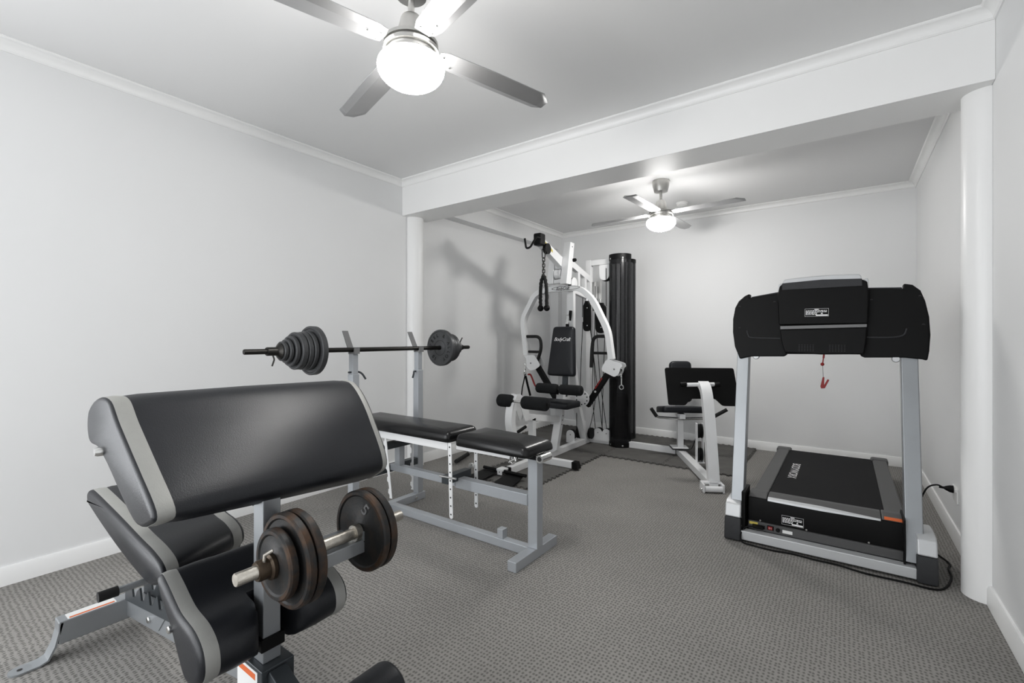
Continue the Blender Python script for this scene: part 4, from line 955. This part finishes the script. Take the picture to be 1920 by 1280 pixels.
# safety key
sk = thing('safety_clip', 'red safety clip dangling on a cord under the treadmill console', 'safety clip', (-.09, 3.03, .87))
MB().tube([(-.088, 3.03, 1.037), (-.090, 3.03, 1.015)], .0045, 8).build('cord_end', M['red'], sk)
MB().tube([(-.090, 3.03, 1.02), (-.094, 3.03, .985)], .0028, 8).build('red_cord', M['red'], sk)
MB().sphere((-.095, 3.03, .982), .009, 12, 8).build('cord_stopper', M['red'], sk)
MB().tube([(-.094, 3.03, .98), (-.091, 3.03, .905)], .0014, 6).build('thin_cord', M['greyplastic'], sk)
MB().prism([(-.094, .912), (-.086, .912), (-.088, .868), (-.072, .902), (-.064, .898), (-.084, .852), (-.101, .850), (-.104, .862)], 'xz', 3.024, 3.036).build('clip', M['red'], sk, bevel=.002)

# ------------------------------------------------------------------ power outlet and cord
ol = thing('power_outlet', 'white double wall outlet low on the right wall beside the column', 'power outlet', (XR, 3.50, .262))
MB().box(XR - .009, XR, 3.435, 3.565, .222, .304).build('plate', M['outlet'], ol, bevel=.003)
for y in (3.465, 3.535): MB().box(XR - .0125, XR - .0085, y - .011, y + .011, .282, .297).build('switch', M['outlet'], ol, bevel=.001)
pc = thing('power_lead', 'black power cord running along the treadmill front to the wall outlet', 'power cord', (.40, 3.3, 0))
P = [(-.382, 2.845, .086), (-.44, 2.835, .080), (-.462, 2.80, .045), (-.45, 2.783, .012), (-.40, 2.782, .006), (-.30, 2.778, .006), (-.22, 2.792, .006), (-.11, 2.784, .006), (-.02, 2.786, .006), (.08, 2.764, .006), (.22, 2.768, .006), (.345, 2.775, .006),
     (.405, 2.93, .006), (.412, 3.05, .006), (.425, 3.13, .006), (.385, 3.25, .006), (.372, 3.36, .006), (.35, 3.50, .03), (.352, 3.56, .14), (.385, 3.555, .255), (.425, 3.535, .292), (.455, 3.53, .283)]
MB().tube(catmull(P, 6, False), .0042, 8).build('cable', M['black'], pc)
MB().lathe([(0, 0), (.0062, 0), (.0065, .02), (.012, .028), (.0195, .045), (.021, .062), (.0, .062)], (.437, 3.532, .284), (1, -.01, -.06), 16).build('plug', M['black'], pc)
MB().box(-.408, -.356, 2.836, 2.8555, .079, .094).build('connector', M['black'], pc, bevel=.003)

# ------------------------------------------------------------------ light and camera
for L_, sz, en, rot, loc in (('daylight_rear', (2.3, 2.0), 40, (R(90), 0, 0), ((DX0 + DX1) / 2, YR - .02, 1.08)),
                              ('daylight_left', (1.15, 2.0), 36, (R(90), 0, R(-90)), (XL - .02, (LY0 + LY1) / 2, 1.08))):
    ld = bpy.data.lights.new(L_, 'AREA'); ld.shape = 'RECTANGLE'; ld.size, ld.size_y = sz; ld.energy = en; ld.color = (.97, .985, 1)
    lo = bpy.data.objects.new(L_, ld); lo.location = loc; lo.rotation_euler = rot; col.objects.link(lo)
w = bpy.data.worlds.new('world'); bpy.context.scene.world = w; w.use_nodes = True
bg = w.node_tree.nodes['Background']; bg.inputs[0].default_value = (.9, .95, 1, 1); bg.inputs[1].default_value = 1.2
cd = bpy.data.cameras.new('camera'); cam = bpy.data.objects.new('camera', cd); col.objects.link(cam)
cd.sensor_fit = 'HORIZONTAL'; cd.sensor_width = 36; cd.lens = 36 * 866 / 1920; cd.shift_y = -4.9 / 1920; cd.clip_start = .05
cam.location = (0, 0, 1.12); cam.rotation_euler = (R(90), 0, R(35.7))
sc = bpy.context.scene; sc.camera = cam
sc.view_settings.view_transform = 'Standard'; sc.view_settings.look = 'None'; sc.view_settings.exposure = .0
vs = sc.view_settings; vs.use_curve_mapping = True; cv = vs.curve_mapping.curves[3]
for x_, y_ in ((.02, .013), (.10, .082), (.25, .225), (.55, .57)): cv.points.new(x_, y_)
vs.curve_mapping.update()
sc.cycles.use_denoising = True; sc.cycles.max_bounces = 12; sc.cycles.diffuse_bounces = 6
